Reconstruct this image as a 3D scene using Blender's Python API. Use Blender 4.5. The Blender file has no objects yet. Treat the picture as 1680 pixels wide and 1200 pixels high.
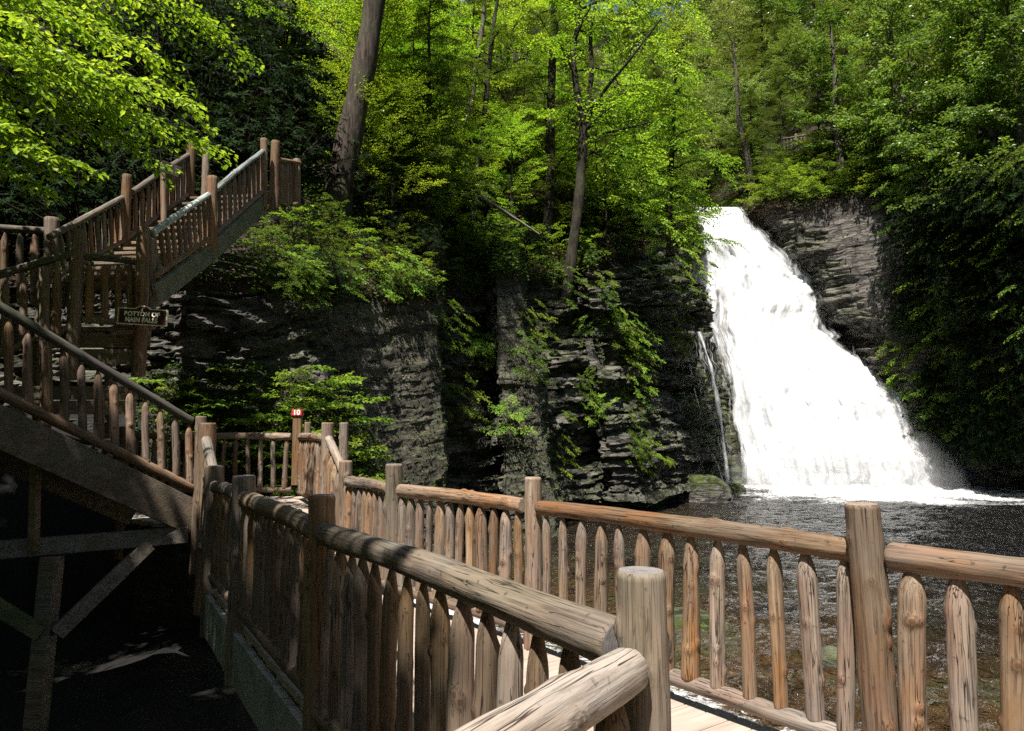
import bpy, math, random
import numpy as np
from mathutils import Vector, Matrix

random.seed(7)
rng = np.random.default_rng(7)
SC = bpy.context.scene
COL = SC.collection
PI = math.pi
F = 1200.0
PITCH = math.atan(100 / F)
EYE = 1.5
WATER = -1.8

# ------------------------------------------------------------ geometry helpers
def at(px, py, d):
    """World point seen at (px,py) of a 1680x1200 view, d metres ahead."""
    x = (px - 840) / F; y = (600 - py) / F
    wy = math.cos(PITCH) - y * math.sin(PITCH)
    wz = math.sin(PITCH) + y * math.cos(PITCH)
    return Vector((x / wy * d, d, EYE + wz / wy * d))

def hsh(*a):
    s = np.zeros_like(np.asarray(a[0], float))
    for k, v in enumerate(a):
        s = s + np.asarray(v, float) * (127.1 + 184.6 * k + 57.3 * k * k)
    r = np.sin(s) * 43758.5453
    return r - np.floor(r)

def vnoise(x, y, z, seed=0.0):
    xi, yi, zi = np.floor(x), np.floor(y), np.floor(z)
    fx, fy, fz = x - xi, y - yi, z - zi
    fx = fx * fx * (3 - 2 * fx); fy = fy * fy * (3 - 2 * fy); fz = fz * fz * (3 - 2 * fz)
    r = 0
    for a in (0, 1):
        for b in (0, 1):
            for c in (0, 1):
                w = (fx if a else 1 - fx) * (fy if b else 1 - fy) * (fz if c else 1 - fz)
                r = r + w * hsh(xi + a, yi + b, zi + c, np.full_like(xi, seed))
    return r * 2 - 1

def fbm(x, y, z, o=4, seed=0.0):
    r = 0; a = 1.0; t = 0
    for k in range(o):
        r = r + a * vnoise(x * 2 ** k, y * 2 ** k, z * 2 ** k, seed + k * 3.7); t += a; a *= .5
    return r / t

def mesh_np(name, V, Fq, mats=(), smooth=False, attr=None, midx=None):
    """V (n,3), Fq (m,k) all faces with k corners"""
    me = bpy.data.meshes.new(name)
    V = np.asarray(V, np.float32); Fq = np.asarray(Fq, np.int32)
    m, k = Fq.shape
    me.vertices.add(len(V)); me.vertices.foreach_set('co', V.ravel())
    me.loops.add(m * k); me.loops.foreach_set('vertex_index', Fq.ravel())
    me.polygons.add(m)
    me.polygons.foreach_set('loop_start', np.arange(0, m * k, k, dtype=np.int32))
    me.polygons.foreach_set('loop_total', np.full(m, k, np.int32))
    if midx is not None: me.polygons.foreach_set('material_index', np.asarray(midx, np.int32))
    me.polygons.foreach_set('use_smooth', np.full(m, smooth))
    for mt in mats: me.materials.append(mt)
    if attr is not None:
        for an, av in attr.items():
            at_ = me.attributes.new(an, 'FLOAT', 'POINT')
            at_.data.foreach_set('value', np.asarray(av, np.float32))
    me.update(calc_edges=True)
    return me

def grid_faces(nu, nv):
    i = np.arange(nu - 1)[:, None] * nv + np.arange(nv - 1)[None, :]
    i = i.ravel()
    return np.stack([i, i + nv, i + nv + 1, i + 1], 1)

def link(name, data, parent=None, loc=(0, 0, 0), kind=None):
    o = bpy.data.objects.new(name, data); COL.objects.link(o)
    o.location = loc
    if parent is not None: o.parent = parent
    if kind: o['kind'] = kind
    return o

def thing(name, label, cat, loc=(0, 0, 0), group=None):
    o = bpy.data.objects.new(name, None); COL.objects.link(o); o.location = loc
    o.empty_display_size = .1
    o['label'] = label; o['category'] = cat
    if group: o['group'] = group
    return o

def tag(o, label, cat, group=None):
    o['label'] = label; o['category'] = cat
    if group: o['group'] = group
    return o

class MB:
    """collects boxes and prisms into ONE mesh"""
    def __init__(s): s.v = []; s.f = []
    def hexa(s, c):
        b = len(s.v); s.v += [tuple(p) for p in c]
        s.f += [(b, b+3, b+2, b+1), (b+4, b+5, b+6, b+7), (b, b+1, b+5, b+4), (b+1, b+2, b+6, b+5), (b+2, b+3, b+7, b+6), (b+3, b, b+4, b+7)]
    def beam(s, p0, p1, w, h, up=Vector((0, 0, 1))):
        p0 = Vector(p0); p1 = Vector(p1); d = (p1 - p0).normalized()
        sd = d.cross(up).normalized() * (w / 2); uu = sd.normalized().cross(d).normalized() * (h / 2)
        s.hexa([p0 - sd - uu, p0 + sd - uu, p1 + sd - uu, p1 - sd - uu, p0 - sd + uu, p0 + sd + uu, p1 + sd + uu, p1 - sd + uu])
    def build(s, name, mat, parent=None, bevel=.006):
        o_ = parent.location if parent is not None else Vector((0, 0, 0))
        me = bpy.data.meshes.new(name)
        me.from_pydata([tuple(Vector(v) - o_) for v in s.v], [], s.f)
        me.materials.append(mat); me.update()
        o = link(name, me, parent)
        if bevel:
            m = o.modifiers.new('bevel', 'BEVEL'); m.width = bevel; m.segments = 1; m.limit_method = 'ANGLE'
        return o

# ------------------------------------------------------------ materials
def newmat(name):
    m = bpy.data.materials.new(name); m.use_nodes = True
    nt = m.node_tree; nt.nodes.clear()
    return m, nt, nt.nodes, nt.links

def N(nt, t, **kw):
    n = nt.nodes.new(t)
    for k, v in kw.items():
        if k in n.inputs.keys() if isinstance(k, str) else False: n.inputs[k].default_value = v
        else: setattr(n, k, v)
    return n

def ramp(nt, fac, stops):
    r = nt.nodes.new('ShaderNodeValToRGB')
    cr = r.color_ramp
    while len(cr.elements) < len(stops): cr.elements.new(.5)
    for e, (p, c) in zip(cr.elements, stops):
        e.position = p; e.color = (*c, 1) if len(c) == 3 else c
    nt.links.new(fac, r.inputs[0])
    return r.outputs[0]

def noise(nt, vec, scale, detail=4, rough=.55, dist=0):
    n = nt.nodes.new('ShaderNodeTexNoise')
    n.inputs['Scale'].default_value = scale; n.inputs['Detail'].default_value = detail
    n.inputs['Roughness'].default_value = rough; n.inputs['Distortion'].default_value = dist
    if vec is not None: nt.links.new(vec, n.inputs['Vector'])
    return n.outputs['Fac']

def mapping(nt, vec, scale=(1, 1, 1), loc=None):
    m = nt.nodes.new('ShaderNodeMapping'); m.inputs['Scale'].default_value = scale
    nt.links.new(vec, m.inputs['Vector'])
    return m.outputs[0]

def mixc(nt, fac, a, b, mode='MIX'):
    m = nt.nodes.new('ShaderNodeMix'); m.data_type = 'RGBA'; m.blend_type = mode
    for s, v in ((0, fac), (6, a), (7, b)):
        if hasattr(v, 'is_linked') or hasattr(v, 'links'): nt.links.new(v, m.inputs[s])
        else: m.inputs[s].default_value = v if s == 0 else (*v, 1)
    return m.outputs[2]

def math_(nt, op, a, b=None, clamp=False):
    m = nt.nodes.new('ShaderNodeMath'); m.operation = op; m.use_clamp = clamp
    for s, v in ((0, a), (1, b)):
        if v is None: continue
        if hasattr(v, 'links'): nt.links.new(v, m.inputs[s])
        else: m.inputs[s].default_value = v
    return m.outputs[0]

def bump(nt, h, strength=.5, dist=.02):
    b = nt.nodes.new('ShaderNodeBump'); b.inputs['Strength'].default_value = strength
    b.inputs['Distance'].default_value = dist; nt.links.new(h, b.inputs['Height'])
    return b.outputs[0]

def finish(nt, col, rough=.8, nrm=None, spec=.3):
    p = nt.nodes.new('ShaderNodeBsdfPrincipled')
    if hasattr(col, 'links'): nt.links.new(col, p.inputs['Base Color'])
    else: p.inputs['Base Color'].default_value = (*col, 1)
    if hasattr(rough, 'links'): nt.links.new(rough, p.inputs['Roughness'])
    else: p.inputs['Roughness'].default_value = rough
    p.inputs['Specular IOR Level'].default_value = spec
    if nrm is not None: nt.links.new(nrm, p.inputs['Normal'])
    o = nt.nodes.new('ShaderNodeOutputMaterial'); nt.links.new(p.outputs[0], o.inputs[0])
    return p

def wood_mat(name, c1, c2, c3, grey=.3, dark=.5, green=0.0, axis=2):
    """peeled weathered log: grain runs along the log's own axis"""
    m, nt, nd, lk = newmat(name)
    tc = nd.new('ShaderNodeTexCoord'); oi = nd.new('ShaderNodeObjectInfo')
    add = nd.new('ShaderNodeVectorMath'); add.operation = 'ADD'
    cmb = nd.new('ShaderNodeCombineXYZ')
    for i in range(3): lk.new(math_(nt, 'MULTIPLY', oi.outputs['Random'], 37.0 + 11 * i), cmb.inputs[i])
    lk.new(tc.outputs['Object'], add.inputs[0]); lk.new(cmb.outputs[0], add.inputs[1])
    v = add.outputs[0]
    def sc(a, b):
        s = [a, a, a]; s[axis] = b; return tuple(s)
    n1 = noise(nt, mapping(nt, v, sc(9, 1.3)), 1.0, 4, .6, .6)
    n2 = noise(nt, mapping(nt, v, sc(75, 3.0)), 1.0, 5, .65, .3)
    n3 = noise(nt, mapping(nt, v, sc(3, 2.2)), 1.0, 3)
    n4 = noise(nt, mapping(nt, v, (34, 34, 34)), 1.0, 2, .4)
    col = ramp(nt, n1, [(.3, c1), (.5, c2), (.7, c3)])
    g = tuple(sum(c2) / 3 * k for k in (1.22, 1.12, 1.0))
    col = mixc(nt, math_(nt, 'MULTIPLY', ramp(nt, n3, [(.42, (0, 0, 0)), (.62, (1, 1, 1))]), grey, True), col, g)
    # per-log tone
    hv = nd.new('ShaderNodeHueSaturation')
    lk.new(col, hv.inputs['Color'])
    lk.new(math_(nt, 'ADD', math_(nt, 'MULTIPLY', oi.outputs['Random'], .55), .72), hv.inputs['Value'])
    lk.new(math_(nt, 'ADD', math_(nt, 'MULTIPLY', math_(nt, 'FRACT', math_(nt, 'MULTIPLY', oi.outputs['Random'], 17.3)), .5), .6), hv.inputs['Saturation'])
    col = hv.outputs[0]
    gr = ramp(nt, n2, [(.32, (1 - dark,) * 3), (.5, (.95,) * 3), (.75, (1.12,) * 3)])
    col = mixc(nt, 1.0, col, gr, 'MULTIPLY')
    kn = ramp(nt, n4, [(.25, (.35,) * 3), (.33, (1,) * 3)])
    col = mixc(nt, .8, col, kn, 'MULTIPLY')
    n6 = noise(nt, mapping(nt, v, sc(38, .9)), 1.0, 3, .5, .4)
    ck = ramp(nt, math_(nt, 'ABSOLUTE', math_(nt, 'SUBTRACT', n6, .5)), [(.004, (.12, .10, .09)), (.016, (1, 1, 1))])
    n7 = noise(nt, mapping(nt, v, sc(4, 1.5)), 1.0, 2)
    ckm = ramp(nt, n7, [(.44, (0, 0, 0)), (.52, (1, 1, 1))])
    col = mixc(nt, ckm, col, mixc(nt, 1.0, col, ck, 'MULTIPLY'))
    ka = nd.new('ShaderNodeAttribute'); ka.attribute_name = 'knot'
    col = mixc(nt, ramp(nt, ka.outputs['Fac'], [(.25, (0, 0, 0)), (.5, (.5, .5, .5)), (.7, (.1, .1, .1)), (.85, (.8, .8, .8))]), col, tuple(k * .38 for k in c1))
    if green:
        gn = noise(nt, mapping(nt, v, sc(5, 1.0)), 1.0, 3)
        col = mixc(nt, math_(nt, 'MULTIPLY', ramp(nt, gn, [(.45, (0, 0, 0)), (.65, (1, 1, 1))]), green), col, (.07, .09, .035))
    hgt = math_(nt, 'ADD', math_(nt, 'ADD', math_(nt, 'MULTIPLY', n2, .9), math_(nt, 'MULTIPLY', n1, .8)), math_(nt, 'MULTIPLY', ck, .5))
    finish(nt, col, .78, bump(nt, hgt, .9, .006), .25)
    return m

def endgrain_mat(name, c):
    m, nt, nd, lk = newmat(name)
    tc = nd.new('ShaderNodeTexCoord')
    v = tc.outputs['Object']
    sp = nd.new('ShaderNodeSeparateXYZ'); lk.new(v, sp.inputs[0])
    r = math_(nt, 'SQRT', math_(nt, 'ADD', math_(nt, 'POWER', math_(nt, 'ABSOLUTE', sp.outputs[0]), 2.0), math_(nt, 'POWER', math_(nt, 'ABSOLUTE', sp.outputs[1]), 2.0)))
    n = noise(nt, v, 18, 3)
    rr = math_(nt, 'SINE', math_(nt, 'ADD', math_(nt, 'MULTIPLY', r, 700.0), math_(nt, 'MULTIPLY', n, 9.0)))
    n2 = noise(nt, v, 40, 4)
    col = ramp(nt, math_(nt, 'ADD', math_(nt, 'MULTIPLY', rr, .12), n2), [(.3, tuple(k * .6 for k in c)), (.7, c)])
    finish(nt, col, .85, bump(nt, n2, .5, .004), .2)
    return m

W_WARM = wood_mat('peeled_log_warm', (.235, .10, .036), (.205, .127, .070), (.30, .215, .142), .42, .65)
W_SHADE = wood_mat('peeled_log_weathered_shaded', (.155, .080, .038), (.18, .110, .062), (.25, .17, .105), .4, .55, .2)  # weathered wood, also darkened in colour for the shaded railings
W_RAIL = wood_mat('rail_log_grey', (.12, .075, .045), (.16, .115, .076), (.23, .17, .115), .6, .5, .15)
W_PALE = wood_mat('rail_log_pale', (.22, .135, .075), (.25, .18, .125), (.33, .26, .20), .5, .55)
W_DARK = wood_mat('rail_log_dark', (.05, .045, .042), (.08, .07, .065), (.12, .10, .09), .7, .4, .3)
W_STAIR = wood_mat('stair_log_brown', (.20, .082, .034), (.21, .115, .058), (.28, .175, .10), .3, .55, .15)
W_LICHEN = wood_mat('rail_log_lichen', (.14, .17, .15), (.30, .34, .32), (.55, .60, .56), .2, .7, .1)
E_GREY = endgrain_mat('log_end_grey', (.22, .20, .19))
E_WARM = endgrain_mat('log_end_warm', (.30, .23, .17))
BOARD = wood_mat('sawn_board', (.15, .085, .045), (.20, .128, .076), (.27, .185, .12), .5, .45, .35, axis=0)
BOARD_FRAME = wood_mat('sawn_board_frame_lit', (.19, .13, .09), (.27, .20, .14), (.36, .28, .21), .5, .45, .3, axis=0)  # sawn board lightened to make up for dim light under the canopy
BOARD_PALE = wood_mat('sawn_board_pale', (.22, .23, .20), (.28, .29, .26), (.36, .36, .33), .6, .4, .4, axis=0)
BOARD_GREEN = wood_mat('sawn_board_green_grey', (.09, .095, .06), (.13, .13, .095), (.17, .17, .13), .5, .4, .6, axis=0)
BOARD_MOSS = wood_mat('sawn_board_mossy', (.10, .09, .04), (.14, .14, .05), (.17, .19, .06), .3, .4, .8, axis=0)

def deck_mat():
    m, nt, nd, lk = newmat('deck_boards_pale')
    tc = nd.new('ShaderNodeTexCoord'); v = tc.outputs['Object']
    # grain along boards (direction (.81,.58))
    mp = nd.new('ShaderNodeMapping'); mp.inputs['Rotation'].default_value = (0, 0, -math.atan2(.58, .81)); mp.vector_type = 'POINT'
    lk.new(v, mp.inputs['Vector'])
    n1 = noise(nt, mapping(nt, mp.outputs[0], (2, 40, 10)), 1.0, 5, .6)
    n2 = noise(nt, v, 2.5, 4)
    col = ramp(nt, n1, [(.3, (.27, .215, .175)), (.6, (.40, .33, .28))])
    col = mixc(nt, ramp(nt, n2, [(.4, (0, 0, 0)), (.7, (.5, .5, .5))]), col, (.24, .19, .15))
    finish(nt, col, .8, bump(nt, n1, .5, .004), .2)
    return m
DECK = deck_mat()

def rock_mat():
    m, nt, nd, lk = newmat('cliff_rock')
    tc = nd.new('ShaderNodeTexCoord'); v = tc.outputs['Object']
    geo = nd.new('ShaderNodeNewGeometry')
    st = mapping(nt, v, (1, 1, 5))
    n1 = noise(nt, st, .55, 6, .62, .4)
    n2 = noise(nt, v, 5.0, 6, .7)
    n3 = noise(nt, mapping(nt, v, (1, 1, 3.2)), 2.2, 8, .72)
    n4 = noise(nt, v, .35, 4, .55)
    col = ramp(nt, n1, [(.3, (.02, .019, .018)), (.46, (.085, .077, .07)), (.62, (.30, .275, .25))])
    a = nd.new('ShaderNodeAttribute'); a.attribute_name = 'slab'
    col = mixc(nt, a.outputs['Fac'], col, ramp(nt, n2, [(.3, (.05, .044, .034)), (.5, (.10, .088, .070)), (.7, (.19, .17, .14))]))
    b = nd.new('ShaderNodeAttribute'); b.attribute_name = 'bright'  # paler rock; on the cliff it paints in the sunlit patches
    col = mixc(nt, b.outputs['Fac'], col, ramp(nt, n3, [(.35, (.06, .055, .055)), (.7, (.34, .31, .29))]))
    vc = nd.new('ShaderNodeTexVoronoi'); vc.feature = 'DISTANCE_TO_EDGE'; vc.inputs['Scale'].default_value = 1.0
    wv = nd.new('ShaderNodeVectorMath'); wv.operation = 'ADD'; lk.new(mapping(nt, v, (.9, .9, 2.6)), wv.inputs[0])
    cw = nd.new('ShaderNodeCombineXYZ'); lk.new(n2, cw.inputs[0]); lk.new(n3, cw.inputs[2]); lk.new(cw.outputs[0], wv.inputs[1]); lk.new(wv.outputs[0], vc.inputs['Vector'])
    crk = ramp(nt, vc.outputs['Distance'], [(.0, (.08, .08, .08)), (.035, (.55, .55, .55)), (.09, (1, 1, 1))])
    col = mixc(nt, math_(nt, 'SUBTRACT', .9, math_(nt, 'MULTIPLY', a.outputs['Fac'], .6)), col, crk, 'MULTIPLY')
    # lichen blotches
    col = mixc(nt, ramp(nt, n2, [(.62, (0, 0, 0)), (.72, (.55, .55, .55))]), col, (.24, .24, .22))
    # wet black streaks low down
    # moss on ledges and in patches
    sp = nd.new('ShaderNodeSeparateXYZ'); lk.new(geo.outputs['Normal'], sp.inputs[0])
    ms = math_(nt, 'MULTIPLY', ramp(nt, sp.outputs[2], [(.2, (0, 0, 0)), (.6, (1, 1, 1))]), ramp(nt, n4, [(.42, (0, 0, 0)), (.56, (1, 1, 1))]))
    c = nd.new('ShaderNodeAttribute'); c.attribute_name = 'moss'
    ms = math_(nt, 'ADD', math_(nt, 'MULTIPLY', ms, .45), math_(nt, 'MULTIPLY', c.outputs['Fac'], ramp(nt, n2, [(.38, (0, 0, 0)), (.5, (1, 1, 1))])), True)
    mc = ramp(nt, n3, [(.35, (.03, .05, .012)), (.65, (.13, .16, .03))])
    col = mixc(nt, ms, col, mc)
    # soil and leaf litter on the slopes
    d = nd.new('ShaderNodeAttribute'); d.attribute_name = 'soil'
    sc_ = ramp(nt, noise(nt, v, 9, 5, .7), [(.35, (.012, .010, .007)), (.55, (.05, .034, .022)), (.72, (.16, .10, .065))])
    col = mixc(nt, d.outputs['Fac'], col, sc_)
    wet = nd.new('ShaderNodeAttribute'); wet.attribute_name = 'wet'
    rg = math_(nt, 'SUBTRACT', .85, math_(nt, 'MULTIPLY', wet.outputs['Fac'], .5))
    n5 = noise(nt, mapping(nt, v, (1.2, 1.2, 9)), 1.6, 6, .65, .3)
    hg = math_(nt, 'ADD', math_(nt, 'ADD', math_(nt, 'MULTIPLY', n3, 1.0), math_(nt, 'MULTIPLY', n2, .4)), math_(nt, 'MULTIPLY', n5, math_(nt, 'SUBTRACT', 1.6, math_(nt, 'MULTIPLY', a.outputs['Fac'], 1.5))))
    hg = math_(nt, 'ADD', hg, math_(nt, 'MULTIPLY', crk, .7))
    finish(nt, col, rg, bump(nt, hg, 1.0, .22), .35)
    return m
ROCK = rock_mat()

def leaf_mat(name, cols, trans=.5, gloss=.12, rough=.45):
    """cols: three natural leaf hues, chosen leaf by leaf"""
    m, nt, nd, lk = newmat(name)
    a = nd.new('ShaderNodeAttribute'); a.attribute_name = 'tint'
    oi = nd.new('ShaderNodeObjectInfo')
    col = ramp(nt, a.outputs['Fac'], [(.1, cols[0]), (.5, cols[1]), (.9, cols[2])])
    hv = nd.new('ShaderNodeHueSaturation'); lk.new(col, hv.inputs['Color'])
    lk.new(math_(nt, 'ADD', math_(nt, 'MULTIPLY', oi.outputs['Random'], .03), .485), hv.inputs['Hue'])
    lk.new(math_(nt, 'ADD', math_(nt, 'MULTIPLY', oi.outputs['Random'], .4), .8), hv.inputs['Value'])
    col = hv.outputs[0]
    df = nd.new('ShaderNodeBsdfDiffuse'); lk.new(col, df.inputs[0])
    tr = nd.new('ShaderNodeBsdfTranslucent')
    tcol = mixc(nt, 1.0, col, (1.5, 1.35, .45), 'MULTIPLY')
    lk.new(tcol, tr.inputs[0])
    mx = nd.new('ShaderNodeMixShader'); mx.inputs[0].default_value = trans
    lk.new(df.outputs[0], mx.inputs[1]); lk.new(tr.outputs[0], mx.inputs[2])
    gl = nd.new('ShaderNodeBsdfGlossy'); gl.inputs['Roughness'].default_value = rough
    gl.inputs['Color'].default_value = (.9, .95, .9, 1)
    m2 = nd.new('ShaderNodeMixShader')
    fr = nd.new('ShaderNodeFresnel'); fr.inputs[0].default_value = 1.4
    lk.new(math_(nt, 'MULTIPLY', fr.outputs[0], gloss * 2.2, True), m2.inputs[0])
    lk.new(mx.outputs[0], m2.inputs[1]); lk.new(gl.outputs[0], m2.inputs[2])
    o = nd.new('ShaderNodeOutputMaterial'); lk.new(m2.outputs[0], o.inputs[0])
    return m

L_BRIGHT = leaf_mat('leaves_beech', [(.075, .16, .014), (.195, .345, .032), (.37, .52, .085)], .55, .04)
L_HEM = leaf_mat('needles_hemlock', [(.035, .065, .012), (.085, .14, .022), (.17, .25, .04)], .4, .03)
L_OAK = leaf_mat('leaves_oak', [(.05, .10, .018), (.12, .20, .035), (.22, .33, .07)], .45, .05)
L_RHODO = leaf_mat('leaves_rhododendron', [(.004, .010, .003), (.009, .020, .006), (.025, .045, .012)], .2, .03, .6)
L_SHRUB = leaf_mat('leaves_shrub', [(.05, .105, .014), (.14, .24, .032), (.29, .40, .07)], .5, .04)
L_LITTER = leaf_mat('leaves_fallen', [(.05, .03, .018), (.12, .07, .04), (.26, .17, .11)], .1, .05)
L_GROUND = leaf_mat('leaves_ground', [(.02, .045, .01), (.05, .095, .018), (.10, .16, .03)], .35, .06)

def bark_mat(name, c, s=1.0):
    m, nt, nd, lk = newmat(name)
    tc = nd.new('ShaderNodeTexCoord'); v = tc.outputs['Object']
    n1 = noise(nt, mapping(nt, v, (14 * s, 14 * s, 2.2 * s)), 1.0, 6, .7, .5)
    n2 = noise(nt, v, 1.3, 3)
    col = ramp(nt, n1, [(.36, tuple(k * .25 for k in c)), (.5, c), (.72, tuple(k * 1.9 for k in c))])
    col = mixc(nt, math_(nt, 'MULTIPLY', ramp(nt, n2, [(.5, (0, 0, 0)), (.7, (1, 1, 1))]), .4), col, (.09, .10, .06))
    finish(nt, col, .9, bump(nt, n1, 1.0, .05), .15)
    return m
BARK = bark_mat('bark_hemlock', (.062, .048, .038))
BARK2 = bark_mat('bark_dark', (.032, .026, .02))
BARK3 = bark_mat('bark_pale', (.11, .092, .072))

# ------------------------------------------------------------ logs
def log_mesh(name, L, r0, r1, seed, mats, tip=None, knots=3, bend=0.0, n=18, step=.06, notch=0, rough=.05):
    """log along +Z from 0 to L; tip 'point' tapers the top end, notch = spacing of saddles cut in the upper side"""
    rg = np.random.default_rng(seed)
    nz = max(4, int(L / step) + 1)
    zs = list(np.linspace(0, L, nz))
    if tip == 'point':
        zs = list(np.linspace(0, L - .17, nz)) + [L - .14, L - .11, L - .08, L - .05, L - .025, L - .008, L]
    e = .012
    zs = sorted(set([0, e] + [z for z in zs if e * 1.5 < z < L - e * 1.5] + [L - e, L]))
    zs = np.array(zs); nz = len(zs)
    th = np.linspace(0, 2 * PI, n, endpoint=False)
    Z, T = np.meshgrid(zs, th, indexing='ij')
    R = r0 + (r1 - r0) * Z / L
    cx, cy = np.cos(T), np.sin(T)
    R = R * (1 + rough * fbm(cx * .9 + seed, cy * .9, Z * 2.6, 3, seed * .37) * 2 + .035 * vnoise(cx * 2, cy * 2, Z * 9, seed * .11))
    KN = np.zeros_like(R)
    for k in range(knots):
        kz = rg.uniform(.05, .93) * L; kt = rg.uniform(0, 2 * PI); ks = rg.uniform(.010, .022) * (1 + 4 * max(0, r0 - .045)); kh = rg.uniform(.12, .40) * r0
        dt = np.angle(np.exp(1j * (T - kt))) * r0
        gk = np.exp(-((Z - kz) ** 2 * .45 + dt ** 2) / (ks * ks)); KN = np.maximum(KN, gk)
        R = R + kh * (gk - .35 * gk ** 6)
    if tip == 'point':
        t = np.clip((Z - (L - .15)) / .15, 0, 1)
        R = R * (1 - .72 * t ** 1.7)
    if notch:
        w = np.abs(((Z / notch) % 1) - .5) * 2
        up = np.clip(np.cos(T), 0, 1) ** 2
        R = R * (1 - .30 * up * np.clip(1 - w, 0, 1) ** 1.2)
    R[0] *= .9; R[-1] *= .9
    bx = bend * np.sin(PI * Z / L + rg.uniform(-.4, .4)) ; by = bend * .6 * np.sin(2 * PI * Z / L + rg.uniform(0, 6))
    V = np.stack([R * cx + bx, R * cy + by, Z], 2).reshape(-1, 3)
    i = np.arange(nz - 1)[:, None] * n + np.arange(n)[None, :]
    j = np.arange(nz - 1)[:, None] * n + (np.arange(n)[None, :] + 1) % n
    Fq = np.stack([i, j, j + n, i + n], 2).reshape(-1, 4)
    me = bpy.data.meshes.new(name)
    faces = [tuple(f) for f in Fq.tolist()]
    faces.append(tuple(range(n))[::-1]); faces.append(tuple(range((nz - 1) * n, nz * n)))
    me.from_pydata(V.tolist(), [], faces)
    for mt in mats: me.materials.append(mt)
    nf = len(faces)
    sm = np.full(nf, True); sm[-2:] = False
    me.polygons.foreach_set('use_smooth', sm)
    mi = np.zeros(nf, np.int32); mi[-2:] = min(1, len(mats) - 1)
    me.polygons.foreach_set('material_index', mi)
    ka = me.attributes.new('knot', 'FLOAT', 'POINT'); ka.data.foreach_set('value', KN.ravel().astype(np.float32))
    me.update()
    return me

def orient(d, roll=0.0, up=Vector((0, 0, 1))):
    d = Vector(d).normalized()
    x = up - d * up.dot(d)
    if x.length < .05: x = Vector((1, 0, 0)) - d * d.x
    x.normalize(); y = d.cross(x)
    M = Matrix((x, y, d)).transposed()
    return (M @ Matrix.Rotation(roll, 3, 'Z'))

def put(name, me, parent, p0, p1, roll=0.0, L0=None):
    p0 = Vector(p0); p1 = Vector(p1)
    o = bpy.data.objects.new(name, me); COL.objects.link(o); o.parent = parent
    M = orient(p1 - p0, roll)
    s = (p1 - p0).length / L0 if L0 else 1.0
    base = parent.location if parent is not None else Vector((0, 0, 0))
    o.matrix_basis = Matrix.Translation(p0 - base) @ (M @ Matrix.Diagonal((1, 1, s))).to_4x4()
    return o

_sd = [100]
def nseed(): _sd[0] += 1; return _sd[0]

def log(name, parent, p0, p1, r0, r1, mats, roll=0.0, **kw):
    L = (Vector(p1) - Vector(p0)).length
    return put(name, log_mesh(name, L, r0, r1, nseed(), mats, **kw), parent, p0, p1, roll)

PICK = {}
def picket(parent, p0, p1, mats, r=.043):
    L = (Vector(p1) - Vector(p0)).length
    key = (mats[0].name,)
    if key not in PICK:
        PICK[key] = [log_mesh('picket', .84, .046 * random.uniform(.82, 1.12), .043 * random.uniform(.85, 1.1), nseed(), mats, tip='point', knots=random.randint(4, 9), bend=random.uniform(0, .009), n=24, step=.014, rough=.07) for _ in range(16)]
    me = random.choice(PICK[key])
    o = put('picket', me, parent, p0, p1, random.uniform(0, 6.28), .84)
    k = r / .043
    o.scale = (o.scale[0] * k * random.uniform(.82, 1.15), o.scale[1] * k * random.uniform(.9, 1.1), o.scale[2])
    return o

def span(parent, A, B, mats, rmats=None, top=.945, bot=.12, spacing=.16, rr=.055, inset=.10, npick=None, pr=.040, toprail=True, knotty=4, bend=.012, bmats=None, A2=None, B2=None):
    """railing bay between two deck-level points A and B"""
    A = Vector(A); B = Vector(B)
    u = (B - A).normalized(); L = (B - A).length
    rmats = rmats or mats
    Z = Vector((0, 0, 1))
    if toprail:
        a, b = (A, B) if random.random() < .5 else (B, A)
        uu = (b - a).normalized()
        log('top_rail', parent, a + uu * inset + Z * top, b - uu * inset + Z * top, rr * 1.05, rr * .92, rmats, knots=knotty * 2, bend=bend, n=30, step=.03, rough=.07)
    n = npick or max(1, int((L - 2 * inset) / spacing))
    log('bottom_rail', parent, A + u * inset * .8 + Z * bot, B - u * inset * .8 + Z * bot, rr * .9, rr * .85, bmats or mats, knots=knotty, bend=.006, n=20, step=.04, notch=(L - 1.6 * inset) / (n + .0))
    for i in range(n):
        t = (i + .5) / n
        P = A + u * (inset * .8 + (L - 1.6 * inset) * t)
        j = random.uniform(-.016, .016)
        picket(parent, P + Z * (bot + .02) + u * j, P + Z * (top - rr * .55) - u * j, mats, pr * random.uniform(.82, 1.15))

def post(parent, base, h, r, mats, below=.35, lean=(0, 0), knots=5, name='post'):
    base = Vector(base)
    return log(name, parent, base - Vector((lean[0] * below / h, lean[1] * below / h, below)), base + Vector((lean[0], lean[1], h)), r * 1.04, r * .96, mats, knots=knots + 4, n=36, step=.02, bend=.008, rough=.05)

# ------------------------------------------------------------ camera
cam_d = bpy.data.cameras.new('camera'); cam = bpy.data.objects.new('camera', cam_d); COL.objects.link(cam)
cam.location = (0, 0, EYE); cam.rotation_euler = (PI / 2 + PITCH, 0, 0)
cam_d.sensor_width = 36; cam_d.lens = 36 * F / 1680; cam_d.clip_start = .05; cam_d.clip_end = 500
SC.camera = cam

# ------------------------------------------------------------ walkway geometry
def dk(px, d, z=0.0):            # deck-level point below a pixel column at distance d
    return Vector(((px - 840) / F * d, d, z))
U = Vector((.58, -.815, 0)).normalized(); Vv = Vector((-U.y, U.x, 0))
mw = (W_WARM, E_WARM); ms = (W_SHADE, E_GREY); mr = (W_RAIL, E_GREY); mp = (W_PALE, E_WARM); md = (W_DARK, E_GREY); mst = (W_STAIR, E_GREY); ml = (W_LICHEN, E_GREY)

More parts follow.
